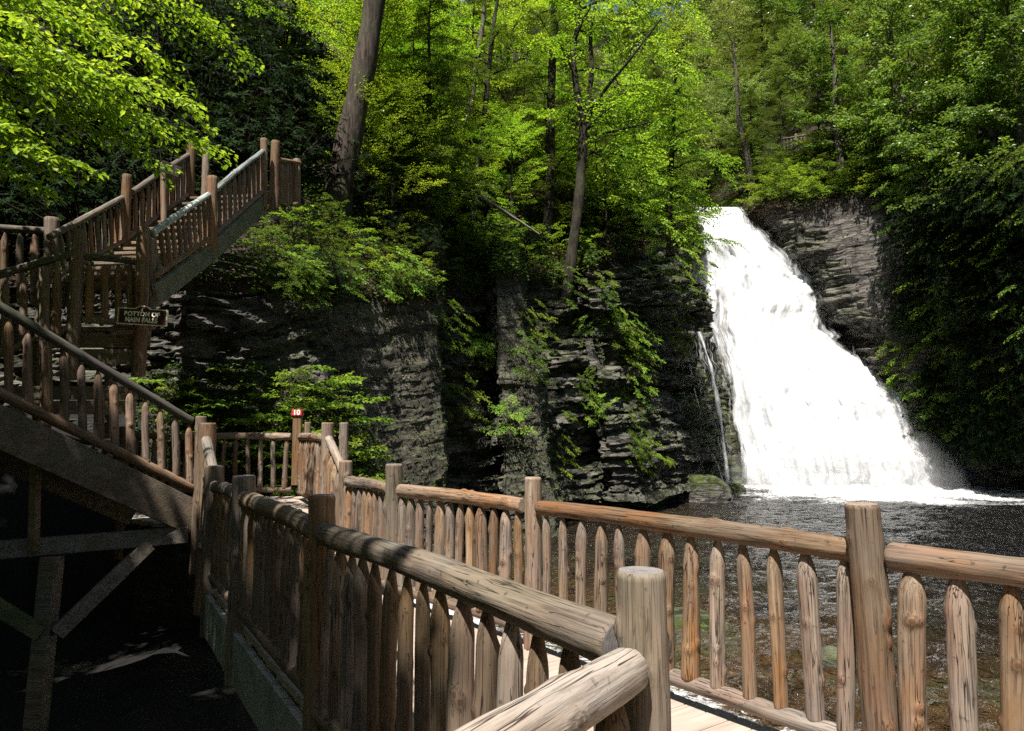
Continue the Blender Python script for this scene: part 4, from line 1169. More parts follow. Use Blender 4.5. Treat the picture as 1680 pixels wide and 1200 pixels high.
# gorge above the fall
L_PALE = leaf_mat('leaves_hazed', [(.10, .15, .05), (.18, .25, .09), (.30, .37, .17)], .45, .03)  # haze over the far trees put into the paler leaf colours
P_pale = tree_mesh('oak', 45, 11, 4.2, .12, 30, L_PALE, BARK3)
plant_many(P_pale, 'oak_tree', 'tree', 'pale distant tree above the crest of the waterfall', 'trees above the waterfall crest',
           jit([(1150, 9, .6), (1190, 12, .6), (1225, 10, .6), (1170, 18, .9), (1200, 24, 1.1), (1215, 20, 1.1), (1160, 28, 1.2), (1185, 32, 1.3), (1155, 46, .8), (1225, 44, .9), (1180, 66, 1.1), (1130, 14, .55), (1165, 26, .55), (1215, 16, .6), (1185, 40, .7), (1135, 34, .8), (1235, 30, .8), (1210, 55, .9), (1150, 60, .7)], 8))
# right slope
plant_many(P_hem[1], 'hemlock_tree', 'tree', 'olive green hemlock on the slope right of the waterfall', 'hemlocks right of the waterfall',
           jit([(1245, 4, .55), (1290, 9, .7), (1340, 5, .5), (1270, 18, .9), (1380, 14, .8), (1440, 8, .6), (1330, 24, 1.), (1420, 26, 1.1), (1530, 5, .6), (1600, 10, .8), (1500, 18, .9)], 12))
plant_many(P_oak[1], 'oak_tree', 'tree', 'broad leaved tree on the slope right of the waterfall', 'leafy trees right of the waterfall',
           jit([(1310, 12, .7), (1400, 5, .5), (1480, 3.5, .5), (1470, 13, .8), (1360, 20, .9), (1560, 10, .8), (1620, 4, .6), (1580, 20, 1.), (1290, 28, 1.), (1390, 34, 1.2), (1500, 30, 1.2), (1700, 6, .8), (1660, 14, 1.), (1260, 38, 1.2), (1450, 44, 1.3), (1640, 30, 1.2), (1780, 14, 1), (1560, 40, 1.3)], 12))

# trees with trunks that can be told apart
def custom_tree(name, label, cat, trunk, rad, limbs, kind, lmat, bmat, seed, extra=None, k=14, forks=()):
    rg = np.random.default_rng(seed); lv = Leaves(); tb = Tubes()
    T = np.array([list(p) for p in trunk]); t = np.linspace(0, 1, len(T)); tt = np.linspace(0, 1, 40)
    P = np.stack([np.interp(tt, t, T[:, q]) for q in range(3)], 1)
    ker_ = np.ones(5) / 5
    for q in range(3): P[2:-2, q] = np.convolve(P[:, q], ker_, 'valid')
    rr = np.interp(tt, np.linspace(0, 1, len(rad)), rad)
    rr = rr * (1 + .06 * np.sin(tt * 40 + seed)) * (1 + .5 * np.exp(-tt * 30))
    tb.add(P, rr, k)
    for fk in forks:
        Fp = np.array([list(p) for p in fk[0]]); n_ = 16; f_ = np.linspace(0, 1, n_)
        Fp = np.stack([np.interp(f_, np.linspace(0, 1, len(Fp)), Fp[:, q]) for q in range(3)], 1)
        for q in range(3): Fp[1:-1, q] = np.convolve(Fp[:, q], np.ones(3) / 3, 'valid')
        tb.add(Fp, np.linspace(fk[1], fk[2], n_), 8)
    sp = dict(SPEC[kind]); sp.update(extra or {})
    for (a, b, r) in limbs:
        dress_limb(lv, tb, limb_pts(a, b, rg, .06), r, rg, sp, rg.uniform(.35, .75))
    o = thing(name, label, cat, T[0])
    link('crown', lv.mesh('crown', lmat, T[0]), o); link('trunk', tb.mesh('trunk', bmat, T[0]), o)
    return o
def rand_limbs(rg, tp, n, L, t0=.3, bias=(0, 0, 0), rise=.2, r=.05):
    T = np.array([list(p) for p in tp]); out = []
    for k in range(n):
        f = t0 + (1 - t0) * (k + rg.random()) / n
        o = np.array([np.interp(f * (len(T) - 1), np.arange(len(T)), T[:, q]) for q in range(3)])
        az = k * 2.4 + rg.uniform(-.5, .5)
        e = o + (np.array([math.cos(az), math.sin(az), rise + rg.uniform(-.15, .2)]) + np.array(bias)) * L * rg.uniform(.6, 1.1) * (1 - .3 * f)
        out.append((o, e, r))
    return out
g = np.random.default_rng(5)
tk, dd_ = snap([(549, 345), (572, 230), (600, 100), (618, -20), (640, -200), (655, -420)])
custom_tree('hemlock_tree', 'biggest leaning furrowed trunk rising from the left slope out of the top of the photo', 'tree', tk, [.38 * dd_ / 17.4, .36 * dd_ / 17.4, .31 * dd_ / 17.4, .28 * dd_ / 17.4, .25 * dd_ / 17.4, .2, .08], rand_limbs(g, tk, 16, 3.2, .72), 'hemlock', L_HEM, BARK, 51, k=20)
tk, dd_ = snap([(752, 332), (757, 280), (765, 215), (777, 140), (795, 20), (800, -120)])
custom_tree('slender_tree', 'slender crooked tree with sunlit pale bark, left one of the pair on the cliff top', 'tree', tk, [.17, .16, .15, .13, .10, .04], rand_limbs(g, tk, 18, 2.6, .35), 'beech', L_BRIGHT, BARK3, 52, dict(L=.13, W=.08))
tk, dd_ = snap([(778, 372), (782, 300), (792, 220), (800, 130), (812, 20), (840, -120)])
custom_tree('slender_tree', 'dark slender tree, right one of the pair on the cliff top', 'tree', tk, [.19, .15, .12, .10, .08, .03], rand_limbs(g, tk, 16, 2.4, .3), 'hemlock', L_HEM, BARK2, 53)
tk, dd_ = snap([(897, 400), (903, 290), (903, 180), (908, 60), (912, -60), (915, -200)])
custom_tree('hemlock_tree', 'straight dark trunk standing behind the forked tree', 'tree', tk, [.22, .2, .19, .17, .14, .08], rand_limbs(g, tk, 22, 2.8, .25), 'hemlock', L_HEM, BARK2, 54)
tk, dd_ = snap([(928, 500), (938, 420), (950, 330), (955, 260), (958, 200), (936, 100), (955, 10), (950, -90)], .55); q_ = dd_ - 24.6; print('forked d', dd_)
fk = [([at(957, 215, 24.7 + q_), at(972, 120, 25 + q_), at(968, 60, 25.2 + q_), at(985, -40, 25.3 + q_)], .12, .05), ([at(958, 205, 24.7 + q_), at(990, 150, 24 + q_), at(1040, 90, 23.4 + q_), at(1085, 30, 23 + q_)], .09, .03),
      ([at(955, 225, 24.7 + q_), at(1010, 215, 23.8 + q_), at(1070, 200, 23 + q_)], .07, .02)]
lm = rand_limbs(g, tk[3:], 18, 3.0, .2, (.35, -.1, .1))
for e in [(1090, 60), (1130, 110), (1060, 140), (1150, 190), (1110, 230), (1165, 260), (1080, 290), (1150, 320), (1060, 340), (1120, 380), (1020, 250), (1000, 80), (1140, 30), (1060, -10), (980, 320), (1165, 345), (1110, 170), (1040, 200)]:
    a = at(960 + R_.uniform(0, 60), e[1] - 50 - R_.uniform(0, 60), dd_ + R_.uniform(-.5, 2)); lm.append((a, at(e[0], e[1], dd_ + R_.uniform(-1.6, 1.4)), .035))
custom_tree('forked_tree', 'forked dark tree leaning over the cliff with bright drooping foliage beside the waterfall', 'tree', tk, [.30, .24, .21, .2, .18, .12, .08, .04], lm, 'beech', L_BRIGHT, BARK2, 55, dict(ntw=13, nsub=7, L=.14, W=.085), forks=fk)
tk = [at(1100, 420, 29), at(1098, 330, 29), at(1105, 220, 29), at(1110, 80, 28.5)]
custom_tree('hemlock_tree', 'young hemlock with flat sprays hanging over the top of the waterfall', 'tree', tk, [.14, .12, .09, .04], rand_limbs(g, tk, 30, 2.3, .08, (.2, 0, -.05), rise=0), 'hemlock', L_BRIGHT, BARK2, 56)

# right cliff trees with visible trunks
def right_tree(pts, d, rad, label, seed, n=16, L=2.6, kind='oak', mat=None, bm=None, t0=.35, snap_=True, RS=.9):
    if snap_: tk, d = snap(pts); rad = [rad[0] * 1.1] + list(rad)
    else: tk = [at(x, y, d) for x, y in pts]
    rad = [r * RS for r in rad]
    custom_tree('cliff_tree', label, 'tree', tk, rad, rand_limbs(g, tk, n, L, t0), kind, mat or L_OAK, bm or BARK3, seed)
right_tree([(1236, 315), (1226, 255), (1212, 200), (1208, 120), (1200, 60)], 44, [.28, .22, .2, .15, .06], 'pale leaning trunk just right of the waterfall crest', 61, kind='hemlock', mat=L_HEM)
right_tree([(1381, 290), (1376, 240), (1372, 190), (1370, 120), (1362, 40)], 42, [.34, .24, .22, .16, .06], 'grey double trunk on top of the sunlit rock face', 62)
right_tree([(1528, 360), (1522, 310), (1512, 240), (1500, 150), (1490, 80)], 35.5, [.18, .16, .14, .10, .05], 'thin straight trunk on the dark right slope', 63)
right_tree([(1556, 372), (1545, 320), (1512, 280), (1500, 220), (1480, 150)], 35, [.16, .14, .13, .10, .05], 'thin crooked trunk bending left on the dark right slope', 64)
right_tree([(1590, 388), (1583, 320), (1578, 250), (1575, 150), (1570, 60)], 33, [.2, .15, .14, .12, .05], 'thin trunk with bare pale roots on the dark right slope', 65)
right_tree([(1700, 420), (1690, 330), (1670, 200), (1660, 60), (1650, -60)], 28, [.2, .18, .16, .12, .05], 'dark leafy tree cut off by the right edge of the photo', 66, n=34, L=4.2)
right_tree([(1640, 360), (1632, 280), (1625, 180), (1610, 60), (1600, -60)], 30, [.2, .18, .16, .12, .05], 'dense dark tree left of the one cut off by the right edge', 67, n=34, L=3.8)
right_tree([(1480, 330), (1476, 240), (1470, 160), (1462, 60), (1455, -20)], 30, [.2, .18, .16, .12, .05], 'broad leafy tree above the right end of the sunlit rock face', 68, n=30, L=3.4)

# ---------------- beech at the upper left, its flat bright sprays over the stairs
g2 = np.random.default_rng(8)
tk = [Vector((-8.6, 7.4, -.5)), Vector((-8.4, 7.4, 3)), Vector((-8.2, 7.3, 6)), Vector((-8.0, 7.2, 9)), Vector((-7.8, 7, 12))]
lm = []
for (px, py, d, n_) in [(318, 225, 8.2, 1), (300, 165, 7.8, 1), (232, 80, 8.0, 1), (385, 85, 10.2, 1), (200, 130, 7.2, 1), (110, 260, 7.2, 1), (50, 300, 7.6, 1), (190, 215, 8.4, 1), (250, 265, 8.8, 1), (120, 40, 7.4, 1), (180, -20, 8.2, 1), (60, 120, 7, 1), (30, 200, 7.4, 1), (330, 30, 10, 1), (150, 160, 8.8, 1), (80, 10, 8.6, 1), (240, 190, 9.2, 1), (20, 60, 8.4, 1), (280, 120, 9.4, 1), (60, 270, 8.8, 1)]:
    e = at(px, py, d); s_ = Vector((-7.2 + R_.uniform(-.4, .4), 7.4 + R_.uniform(-.3, .6), e.z + R_.uniform(.6, 1.6)))
    lm.append((s_, e, .022))
custom_tree('beech_tree', 'beech with flat sprays of glowing leaves filling the upper left corner above the stairs', 'tree', tk, [.22, .2, .17, .12, .04], lm, 'beech', L_BRIGHT, BARK2, 71,
            dict(ntw=26, nsub=6, gap=.055, L=.085, W=.055, tl=.24, sr=.5, t0=.3, lj=.28))

# ---------------- unseen shade trees added off the left edge, crowns built along the sun rays
SUN_AZ = Vector((-.34, -.94, 0)).normalized(); SUN_EL = math.radians(62)
sunv = np.array([SUN_AZ.x * math.cos(SUN_EL), SUN_AZ.y * math.cos(SUN_EL), math.sin(SUN_EL)])
def shade_tree(name, label, poly_u, poly_v, hlo, hhi, n, seed, base, leafL, mat=None, holes=(), edge=True, extra=None):
    """added tree whose leaves are set along sun rays to shade a chosen region"""
    rg = np.random.default_rng(seed)
    lv = Leaves(); tb = Tubes()
    base = np.array(base, float)
    u = rg.uniform(*poly_u, n); vv = rg.uniform(*poly_v, n)
    G = np.stack([U.x * u + Vv.x * vv, U.y * u + Vv.y * vv, 0 * u], 1)
    h = rg.uniform(hlo, hhi, n)
    C = G + sunv[None] * (h / sunv[2])[:, None]
    keep = np.ones(n, bool)
    for (x0, x1, y0, y1, z0) in holes:
        Q = C - sunv[None] * ((C[:, 2] - z0) / sunv[2])[:, None]
        keep &= ~((Q[:, 0] > x0) & (Q[:, 0] < x1) & (Q[:, 1] > y0) & (Q[:, 1] < y1))
    if extra is not None:
        m_ = 90; E = np.array(extra, float) + rg.normal(0, .45, (m_, 3)) + sunv[None] * rg.uniform(7.5, 11, m_)[:, None]
        C = np.concatenate([C, E]); keep = np.concatenate([keep, np.ones(m_, bool)]); u = np.concatenate([u, np.full(m_, -9.)]); vv = np.concatenate([vv, np.full(m_, -9.)])
    # never inside the picture
    px = 840 + C[:, 0] / np.maximum(C[:, 1], .01) * F
    py = 700 - (C[:, 2] - EYE) / np.maximum(C[:, 1], .01) * F
    vis = (C[:, 1] > .3) & (px > -140) & (py > -160)
    vlim = np.interp(u, [-14, uS[0], uS[1], uS[2], uS[3], 0, 2], [3.3, vS[0] + .12, vS[1] + .1, vS[2] + .1, vS[3] - .05, vS[3] - .9, vS[3] - .9]) if edge else vv + 1
    keep &= vv < vlim
    C = C[keep & ~vis]; n = len(C)
    Lt = rg.uniform(.5, .9, n); D = nrmz(rg.normal(0, 1, (n, 3)) * np.array([1, 1, .15]))
    leaf_twigs(lv, C, D, Lt, rg, .09, leafL, leafL * .62, rg.uniform(.3, .7, n), .3)
    top = base + np.array([0, 0, hhi * .9])
    tb.add([base, base * .5 + top * .5 + np.array([.2, .1, 0]), top], [.35, .25, .06], 12)
    for k in range(26):
        e = C[rg.integers(n)]; o = base + np.array([0, 0, e[2] * rg.uniform(.55, .85)])
        tb.add(limb_pts(o, e, rg, .05), np.linspace(.08, .01, 9), 6)
    o = thing(name, label, 'tree', base)
    link('crown', lv.mesh('crown', mat or L_OAK, base), o); link('trunk', tb.mesh('trunk', BARK2, base), o)
shade_tree('oak_tree', 'unseen tree added outside the left edge, crown shaped to shade the stairs', (-14, -2.7), (-8.0, 2.2), 8, 12, 9000, 81, (-9.5, -2.0, -1.5), .24,
           holes=[(-6.8, -2.8, 6.0, 9.8, 3.4), (-6.8, -3.2, 6.0, 9.8, 5.2), (-6.8, -3.4, 6.0, 9.8, 7.0)])
shade_tree('oak_tree', 'second unseen tree added outside the left edge, crown placed to shade the slope behind the stairs', (-20, -14), (-8, .5), 11, 15, 2500, 82, (-13.5, 3.0, 2), .26, edge=False)

# ---------------- shrubs, ferns and saplings
def rhodo_mesh(seed, R, n, L=.15, mat=None):
    rg = np.random.default_rng(seed); lv = Leaves(); tb = Tubes()
    a = rg.uniform(0, 2 * PI, n); b = np.arccos(rg.uniform(-.15, 1, n)); r = R * rg.uniform(.5, 1.05, n) * (1 + .25 * np.sin(a * 3 + seed))
    C = np.stack([np.cos(a) * np.sin(b) * r, np.sin(a) * np.sin(b) * r, np.cos(b) * r * .85 + R * .25], 1)
    for k in range(0, n, 3): tb.add([[0, 0, -.1], C[k] * np.array([.4, .4, .6]), C[k]], [.015 * R + .006, .01 * R + .004, .003], 4)
    m = 9; az = np.arange(m) * 2 * PI / m
    ax = nrmz(C - np.array([0, 0, -R * .3]) + rg.normal(0, .3 * R, C.shape)); e1 = nrmz(np.cross(ax, np.array([.3, .9, .1]))); e2 = np.cross(ax, e1)
    D = e1[:, None] * np.cos(az)[None, :, None] + e2[:, None] * np.sin(az)[None, :, None] + ax[:, None] * rg.uniform(-.15, .5, (n, m))[..., None]
    D = D.reshape(-1, 3); Cc = np.repeat(C, m, 0)
    lv.add(Cc, D, np.repeat(ax, m, 0) + rg.normal(0, .2, D.shape), L * rg.uniform(.7, 1.2, n * m), L * .3, np.repeat(rg.uniform(.2, .8, n), m) + rg.normal(0, .1, n * m))
    return lv.mesh('foliage', mat or L_RHODO), tb.mesh('stems', BARK2)
def sapling_mesh(seed, R, mat, L=.085, nl=9):
    rg = np.random.default_rng(seed); lv = Leaves(); tb = Tubes()
    tb.add([[0, 0, -.1], [.02, 0, R * .7], [.05, .03, R * 1.5]], [.012, .008, .003], 5)
    for k in range(nl):
        f = (k + .5) / nl; o = np.array([.03 * f, .0, R * 1.45 * f]); az = k * 2.4
        e = o + np.array([math.cos(az), math.sin(az), .15]) * R * (1.1 - .6 * f)
        dress_limb(lv, tb, limb_pts(o, e, rg, .05, 6), .006, rg, dict(ntw=7, nsub=5, gap=L * .55, L=L, W=L * .6, tl=.5, sr=.5, twt=False), rg.uniform(.3, .8))
    return lv.mesh('foliage', mat), tb.mesh('stems', BARK2)
def fern_mesh(seed, R, mat):
    rg = np.random.default_rng(seed); lv = Leaves(); nf = 15
    for k in range(nf):
        az = k * 2 * PI / nf + rg.uniform(-.2, .2); l = R * rg.uniform(.7, 1.1); t = np.linspace(.12, 1, 20)
        d = np.array([math.cos(az), math.sin(az), 0]); s_ = np.array([-d[1], d[0], 0])
        P = d * (l * t)[:, None] + UP * (l * (1.0 * t - .95 * t * t))[:, None]
        for sgn in (-1, 1):
            D = s_ * sgn + d * .35 + UP * -.1 + rg.normal(0, .08, P.shape)
            lv.add(P, D, UP + d * .3 + rg.normal(0, .15, P.shape), l * .30 * np.sin(PI * np.clip(t * .9 + .12, 0, 1)) + .01, l * .07, np.full(20, rg.uniform(.3, .8)))
    tb = Tubes(); tb.add([[0, 0, -.1], [0, 0, .03], [.01, 0, .08]], [.02, .02, .01], 5)
    return lv.mesh('fronds', mat), tb.mesh('stems', BARK2)
SM = {'rhodo': [rhodo_mesh(k, 1.0, 420, .085) for k in (1, 2)], 'sap': [sapling_mesh(k, .8, L_SHRUB) for k in (3, 4)], 'hem': [sapling_mesh(k, .9, L_HEM, .06, 12) for k in (5, 6)], 'fern': [fern_mesh(k, .6, L_SHRUB) for k in (7, 8)],
      'pale': [rhodo_mesh(9, .6, 60, .16, L_SHRUB)]}
PROT = {}
NM = {'rhodo': ('rhododendron_bush', 'bush', 'foliage'), 'sap': ('leafy_sapling', 'sapling', 'foliage'), 'hem': ('hemlock_sapling', 'sapling', 'foliage'), 'fern': ('fern', 'fern', 'fronds'), 'pale': ('rhododendron_bush', 'bush', 'foliage')}
def shrub(kind, loc, sc, label, group=None, tilt=0.0, az=None):
    nm, cat, pn = NM[kind]; mm = R_.choice(SM[kind])
    r = thing(nm, label, cat, loc, group); r.scale = (sc, sc, sc)
    if tilt:
        d = Vector(az).normalized(); r.rotation_mode = 'XYZ'
        q = Matrix.Rotation(tilt, 3, Vector((0, 0, 1)).cross(d)) @ Matrix.Rotation(R_.uniform(0, 6.28), 3, 'Z')
        r.rotation_euler = q.to_euler()
    else: r.rotation_euler = (0, 0, R_.uniform(0, 6.28))
    link(pn, mm[0], r); link('stem', mm[1], r)
    return r
def on_cliff(kind, px, py, sc, label, group=None, tilt=.7):
    p, n_ = cliff_pt(px, py); return shrub(kind, p - n_ * .08, sc, label, group, tilt, n_)

for k in range(44):
    px = R_.uniform(590, 1130); r_ = R_.uniform(4.0, 13); p = slope_pt(px, r_)
    shrub('sap', p, R_.uniform(1.3, 2.3), 'tall bright sapling among the trunks above the left cliff', 'tall saplings above the left cliff')
# dark rhododendron thicket behind the stairs
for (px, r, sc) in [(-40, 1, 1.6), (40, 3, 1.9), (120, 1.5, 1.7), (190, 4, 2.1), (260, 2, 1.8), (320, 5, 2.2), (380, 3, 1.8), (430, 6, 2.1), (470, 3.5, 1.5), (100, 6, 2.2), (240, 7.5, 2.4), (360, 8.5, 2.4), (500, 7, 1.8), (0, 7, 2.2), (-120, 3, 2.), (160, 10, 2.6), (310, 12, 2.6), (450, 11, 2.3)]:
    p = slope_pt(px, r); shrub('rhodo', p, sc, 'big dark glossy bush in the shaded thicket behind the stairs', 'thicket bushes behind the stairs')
for (px, r, sc) in [(560, 3.4, .9), (600, 4.5, 1.2), (640, 2.5, .9), (670, 6, 1.4), (720, 4, 1.1), (690, 1.5, .8), (830, 3, .9), (870, 2, .8), (980, 3.5, 1.1), (1040, 2, 1.), (760, 5.5, 1.2), (610, 7.5, 1.4), (900, 6, 1.2), (540, 5.5, 1.2)]:
    p = slope_pt(px, r); shrub('rhodo', p, sc, 'glossy bush among the trunks on top of the left cliff', 'bushes among the cliff top trunks')
for (px, r, sc) in [(500, .4, .8), (530, .8, 1.), (470, .3, .8), (440, .6, .9), (560, .3, .8), (585, 1.2, 1.1), (620, .4, .9), (650, 1.2, 1.1), (690, .3, .9), (480, 1.6, 1), (410, .5, .7), (540, 2, 1.1), (610, 2.4, 1.2), (730, .6, 1.1), (760, 1.5, 1.2), (800, .5, 1.1), (830, 1.2, 1.2), (870, .5, 1.2), (900, 1.5, 1.2), (960, .8, 1.3), (1000, 1.5, 1.4), (1050, .6, 1.3), (1090, 1.5, 1.5), (1120, .6, 1.3), (1130, 2, 1.6), (1080, 3, 1.5), (930, 3, 1.3), (700, 3, 1.2), (650, 4, 1.3), (570, 4, 1.2), (750, 3.4, 1.3)]:
    p = slope_pt(px, r); shrub(R_.choice(['sap', 'sap', 'hem']), p, sc * R_.uniform(.85, 1.2) * (.68 if px < 800 else .9), 'yellow green sapling along the brow of the left cliff', 'saplings along the cliff brow')
for k in range(46):
    px = R_.uniform(1240, 1690); p = slope_pt(px, R_.uniform(.1, 6)); shrub(R_.choice(['sap', 'hem', 'rhodo']), p, R_.uniform(1.1, 1.9), 'green bush on the brow of the right cliff', 'bushes on the right cliff brow')
for k in range(16):
    px = 1250 + k * 15; p = slope_pt(px, R_.uniform(.0, .7)); shrub(R_.choice(['sap', 'hem', 'sap']), p, R_.uniform(1.1, 1.8), 'leafy bush hanging over the top of the sunlit rock face', 'bushes hanging over the sunlit rock face')
for (k, px, py, sc, lb) in [
    ('pale', 790, 585, 1.3, 'pale whorled bush growing out of the cliff between the two rock buttresses'),
    ('sap', 865, 560, 1.1, 'leafy sapling sprouting from the narrow rock buttress'),
    ('hem', 855, 610, 1.0, 'dark hemlock sapling below the leafy one on the narrow buttress'),
    ('sap', 745, 690, 1.1, 'sapling in the cleft beside the big smooth slab'),
    ('sap', 835, 705, .9, 'small sapling low on the layered rock left of the narrow buttress'),
    ('sap', 1035, 600, 1.5, 'brightest sapling on the cliff face left of the waterfall'),
    ('sap', 1010, 580, 1.2, 'sapling left of the brightest one on the cliff face'),
    ('pale', 990, 525, 1.4, 'whorled bush high on the cliff below the forked tree'),
    ('hem', 1090, 560, 1.4, 'olive hemlock sapling on the ledge beside the waterfall'),
    ('sap', 1040, 660, 1.1, 'fresh green sapling halfway down the cliff above the boulders'),
    ('fern', 1090, 755, 1.0, 'tiny bright fern above the pinkish boulder'),
    ('sap', 910, 770, 1.0, 'low sapling at the foot of the narrow buttress'),
    ('sap', 1130, 470, 1.5, 'sapling hanging over the left edge of the waterfall'),
    ('sap', 1125, 420, 1.6, 'upper sapling hanging over the left edge of the waterfall'),
    ('hem', 1080, 470, 1.5, 'hemlock sapling on the rock face left of the waterfall'),
    ('sap', 1500, 640, 1.6, 'yellow green plant on the rock right of the waterfall'),
    ('sap', 1480, 600, 1.3, 'highest yellow green plant on the rock right of the waterfall'),
    ('hem', 720, 560, .9, 'dark sapling on the edge of the big smooth slab'),
    ('sap', 650, 480, .9, 'sapling drooping over the top of the big smooth slab')]:
    on_cliff(k, px, py, sc, lb)
on_cliff('hem', 922, 492, 1.1, 'hemlock sapling at the foot of the forked tree')
for k in range(26):
    px = R_.uniform(760, 1130); py = R_.uniform(470, 780)
    if 800 < px < 930: px += 150
    on_cliff(R_.choice(['sap', 'hem', 'fern', 'hem']), px, py, R_.uniform(.5, .9), 'little plant rooted in a crack of the left cliff', 'plants in cracks of the left cliff')
for k in range(16):
    on_cliff(R_.choice(['hem', 'sap', 'rhodo']), R_.uniform(360, 700), R_.uniform(455, 490), R_.uniform(.35, .65), 'plant trailing over the upper edge of the layered rock', 'plants trailing over the layered rock')
for k in range(110):
    on_cliff(R_.choice(['hem', 'rhodo', 'rhodo', 'rhodo', 'hem']), R_.uniform(1530, 1760), R_.uniform(300, 740), R_.uniform(1.3, 2.4), 'dark plant on the shaded rock face at the right', 'plants on the shaded right face')
def bank_pt(px, f):
    i = int(np.clip(px / 700 * 159, 0, 159)); j = int(f * 59); return Vector((BXm[i, j], BYm[i, j], BZm[i, j]))
for (k, px, f, sc, lb) in [
    ('sap', 515, .55, 1.25, 'tallest bright green bush behind the number post'), ('sap', 575, .45, 1.0, 'light green bush right of the number post'),
    ('sap', 560, .75, 1.1, 'green bush against the rock above the number post'), ('sap', 620, .4, .9, 'pale green low bush behind the railing by the smooth slab'),
    ('sap', 475, .7, .9, 'bushy green sapling left of the tallest bush'), ('fern', 440, .5, .9, 'large fern on the bank behind the landing railing')]:
    shrub(k, bank_pt(px, f), sc, lb)
for k in range(40):
    shrub(R_.choice(['fern', 'fern', 'sap', 'fern']), bank_pt(R_.uniform(235, 600), R_.uniform(.2, .95)), R_.uniform(.35, .8), 'fern or low plant on the bank behind the landing', 'low plants on the bank')

# ---------------- ground cover and litter: uncountable
def cover(name, label, mat, n, rmax, L, pxr, seed, rows=None, up=.04, ratio=.6):
    rg = np.random.default_rng(seed); lv = Leaves()
    pxs = TX / TY * F + 840; ok = np.where((pxs > pxr[0]) & (pxs < pxr[1]))[0]
    i = ok[rg.integers(0, len(ok), n)]
    jmax = NV + np.searchsorted(rs, rmax)
    j = rg.integers(NV - 6, jmax - 1, n) if rows is None else rg.integers(rows[0], rows[1], n)
    a, b = rg.random(n)[:, None], rg.random(n)[:, None]
    G = np.stack([AX, AY, AZ], 2); i2 = np.minimum(i + 1, nu - 1)
    C = G[i, j] * (1 - a) * (1 - b) + G[i2, j] * a * (1 - b) + G[i, j + 1] * (1 - a) * b + G[i2, j + 1] * a * b
    dens = fbm(C[:, 0] * .5, C[:, 1] * .5, C[:, 2] * .5, 3, seed * 1.) + rg.uniform(-.25, .25, n)
    C = C[dens > -.08]; n = len(C)
    C = C + np.array([0, 0, 1]) * rg.uniform(0, up, n)[:, None] + np.array([0, -1, 0]) * rg.uniform(.0, up, n)[:, None]
    lv.add(C, rg.normal(0, 1, (n, 3)) * [1, 1, .4], UP + rg.normal(0, .5, (n, 3)) + np.array([0, -.5, 0]), L * rg.uniform(.6, 1.3, n) * np.clip(C[:, 1] / 18, .8, 2), L * ratio * np.clip(C[:, 1] / 18, .8, 2), rg.uniform(0, 1, n))
    o = link(name, lv.mesh(name, mat), kind='stuff'); o['label'] = label; o['category'] = 'undergrowth'
cover('leaf_litter', 'fallen brown leaves on the steep slopes', L_LITTER, 60000, 12, .09, (-100, 1720), 91)
cover('ground_cover', 'low green plants covering the slopes above the cliffs', L_GROUND, 120000, 25, .10, (-100, 1750), 92, up=.35)
cover('cliff_greenery', 'small green plants and moss tufts clinging to the cliff faces', L_GROUND, 12000, 1, .07, (560, 1700), 93, rows=(40, NV - 6), up=.06)
def bank_cover():
    rg = np.random.default_rng(94); lv = Leaves(); n = 14000
    i = rg.integers(50, 158, n); j = rg.integers(15, 58, n)
    C = np.stack([BXm[i, j], BYm[i, j], BZm[i, j]], 1) + rg.normal(0, .05, (n, 3)) + np.array([0, 0, .05])
    lv.add(C, rg.normal(0, 1, (n, 3)) * [1, 1, .5], UP + rg.normal(0, .4, (n, 3)), .07 * rg.uniform(.5, 1.3, n), .035, rg.uniform(0, 1, n))
    o = link('bank_greenery', lv.mesh('bank_greenery', L_GROUND), kind='stuff'); o['label'] = 'low leafy growth on the bank behind the landing'; o['category'] = 'undergrowth'
bank_cover()

# fallen pale log lying on the left cliff top
fl = log('fallen_log', None, at(788, 322, 21.8), at(885, 385, 22.6), .06, .03, (W_PALE, E_GREY), n=12)
tag(fl, 'pale fallen branch lying across the cliff top beside the pair of trunks', 'log')

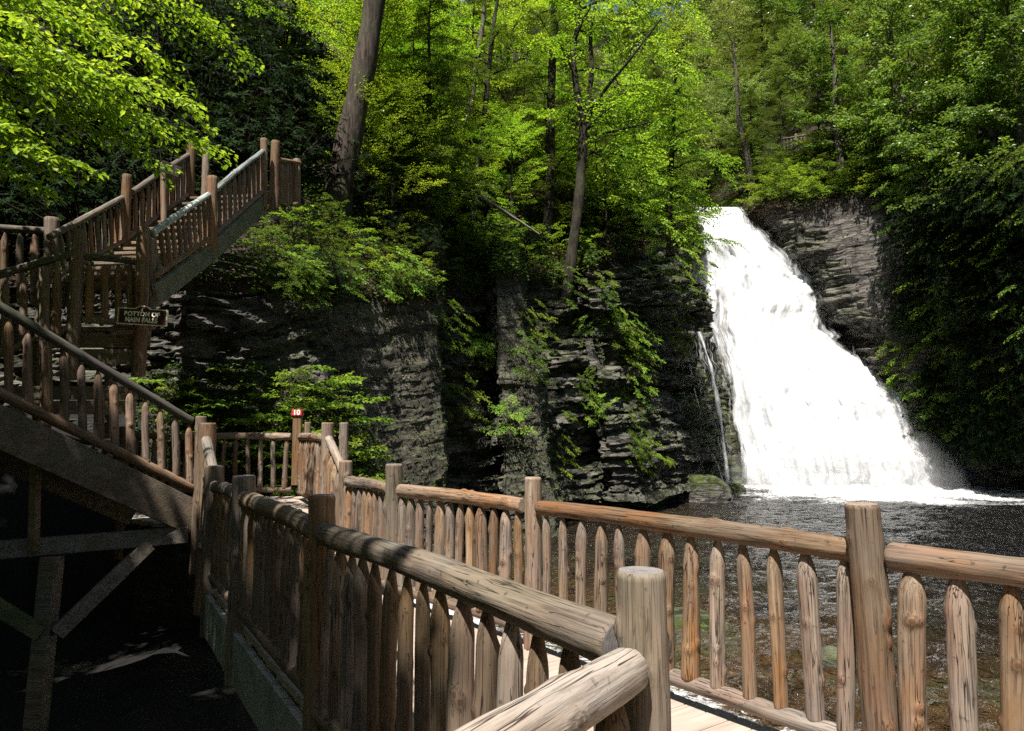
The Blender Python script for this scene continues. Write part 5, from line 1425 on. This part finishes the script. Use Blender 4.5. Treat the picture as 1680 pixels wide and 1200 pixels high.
# ---------------- railings of the far trail on the right slope
def far_rail(a, b, label, n):
    A = Vector(a); B = Vector(b); r = thing('log_railing', label, 'railing', A, 'railings of the far trail')
    L = (B - A).length; Z = Vector((0, 0, 1))
    log('top_rail', r, A + Z * 1.2, B + Z * 1.2, .07, .07, mr, n=10, step=.5, knots=0)
    log('bottom_rail', r, A + Z * .15, B + Z * .15, .06, .06, mst, n=10, step=.5, knots=0)
    for t in (0, .5, 1):
        P = A.lerp(B, t); log('post', r, P - Z * .9, P + Z * 1.4, .10, .10, mr, n=10, step=.4, knots=0)
    for k in range(n):
        P = A.lerp(B, (k + .5) / n); picket(r, P + Z * .15, P + Z * 1.18, mr, .06)
def fr_(px, py): return at(px, py, surf_d(px, py + 8) - .3)
far_rail(fr_(1274, 256), fr_(1342, 246), 'pale far railing above the waterfall, lowest on the right slope', 12)
far_rail(fr_(1396, 212), fr_(1456, 204), 'middle far railing half hidden by leaves on the right slope', 11)
far_rail(fr_(1505, 184), fr_(1565, 172), 'highest far railing under the trees on the right slope', 11)

# ------------------------------------------------------------ light
w = bpy.data.worlds.new('World'); SC.world = w; w.use_nodes = True
nt = w.node_tree; nt.nodes.clear()
sky = nt.nodes.new('ShaderNodeTexSky'); sky.sky_type = 'NISHITA'; sky.sun_disc = False
sky.sun_elevation = SUN_EL; sky.sun_rotation = math.atan2(SUN_AZ.x, SUN_AZ.y)
bg = nt.nodes.new('ShaderNodeBackground'); bg.inputs[1].default_value = .05
wo = nt.nodes.new('ShaderNodeOutputWorld'); nt.links.new(sky.outputs[0], bg.inputs[0]); nt.links.new(bg.outputs[0], wo.inputs[0])
sl = bpy.data.lights.new('sun', 'SUN'); sl.energy = 5; sl.angle = math.radians(.5); sl.color = (1, .95, .87)
so = bpy.data.objects.new('sun', sl); COL.objects.link(so)
so.rotation_euler = Vector(tuple(sunv)).to_track_quat('Z', 'Y').to_euler()
so.location = (0, 0, 40)
vs = SC.view_settings; vs.view_transform = 'Standard'; vs.look = 'None'; vs.exposure = 1.15; vs.gamma = 1; vs.use_curve_mapping = False
cy = SC.cycles
cy.use_denoising = False
cy.sample_clamp_direct = 2.5
cy.max_bounces = 6; cy.diffuse_bounces = 3; cy.glossy_bounces = 2; cy.transmission_bounces = 3; cy.transparent_max_bounces = 10
cy.caustics_reflective = False; cy.caustics_refractive = False; cy.sample_clamp_indirect = 2
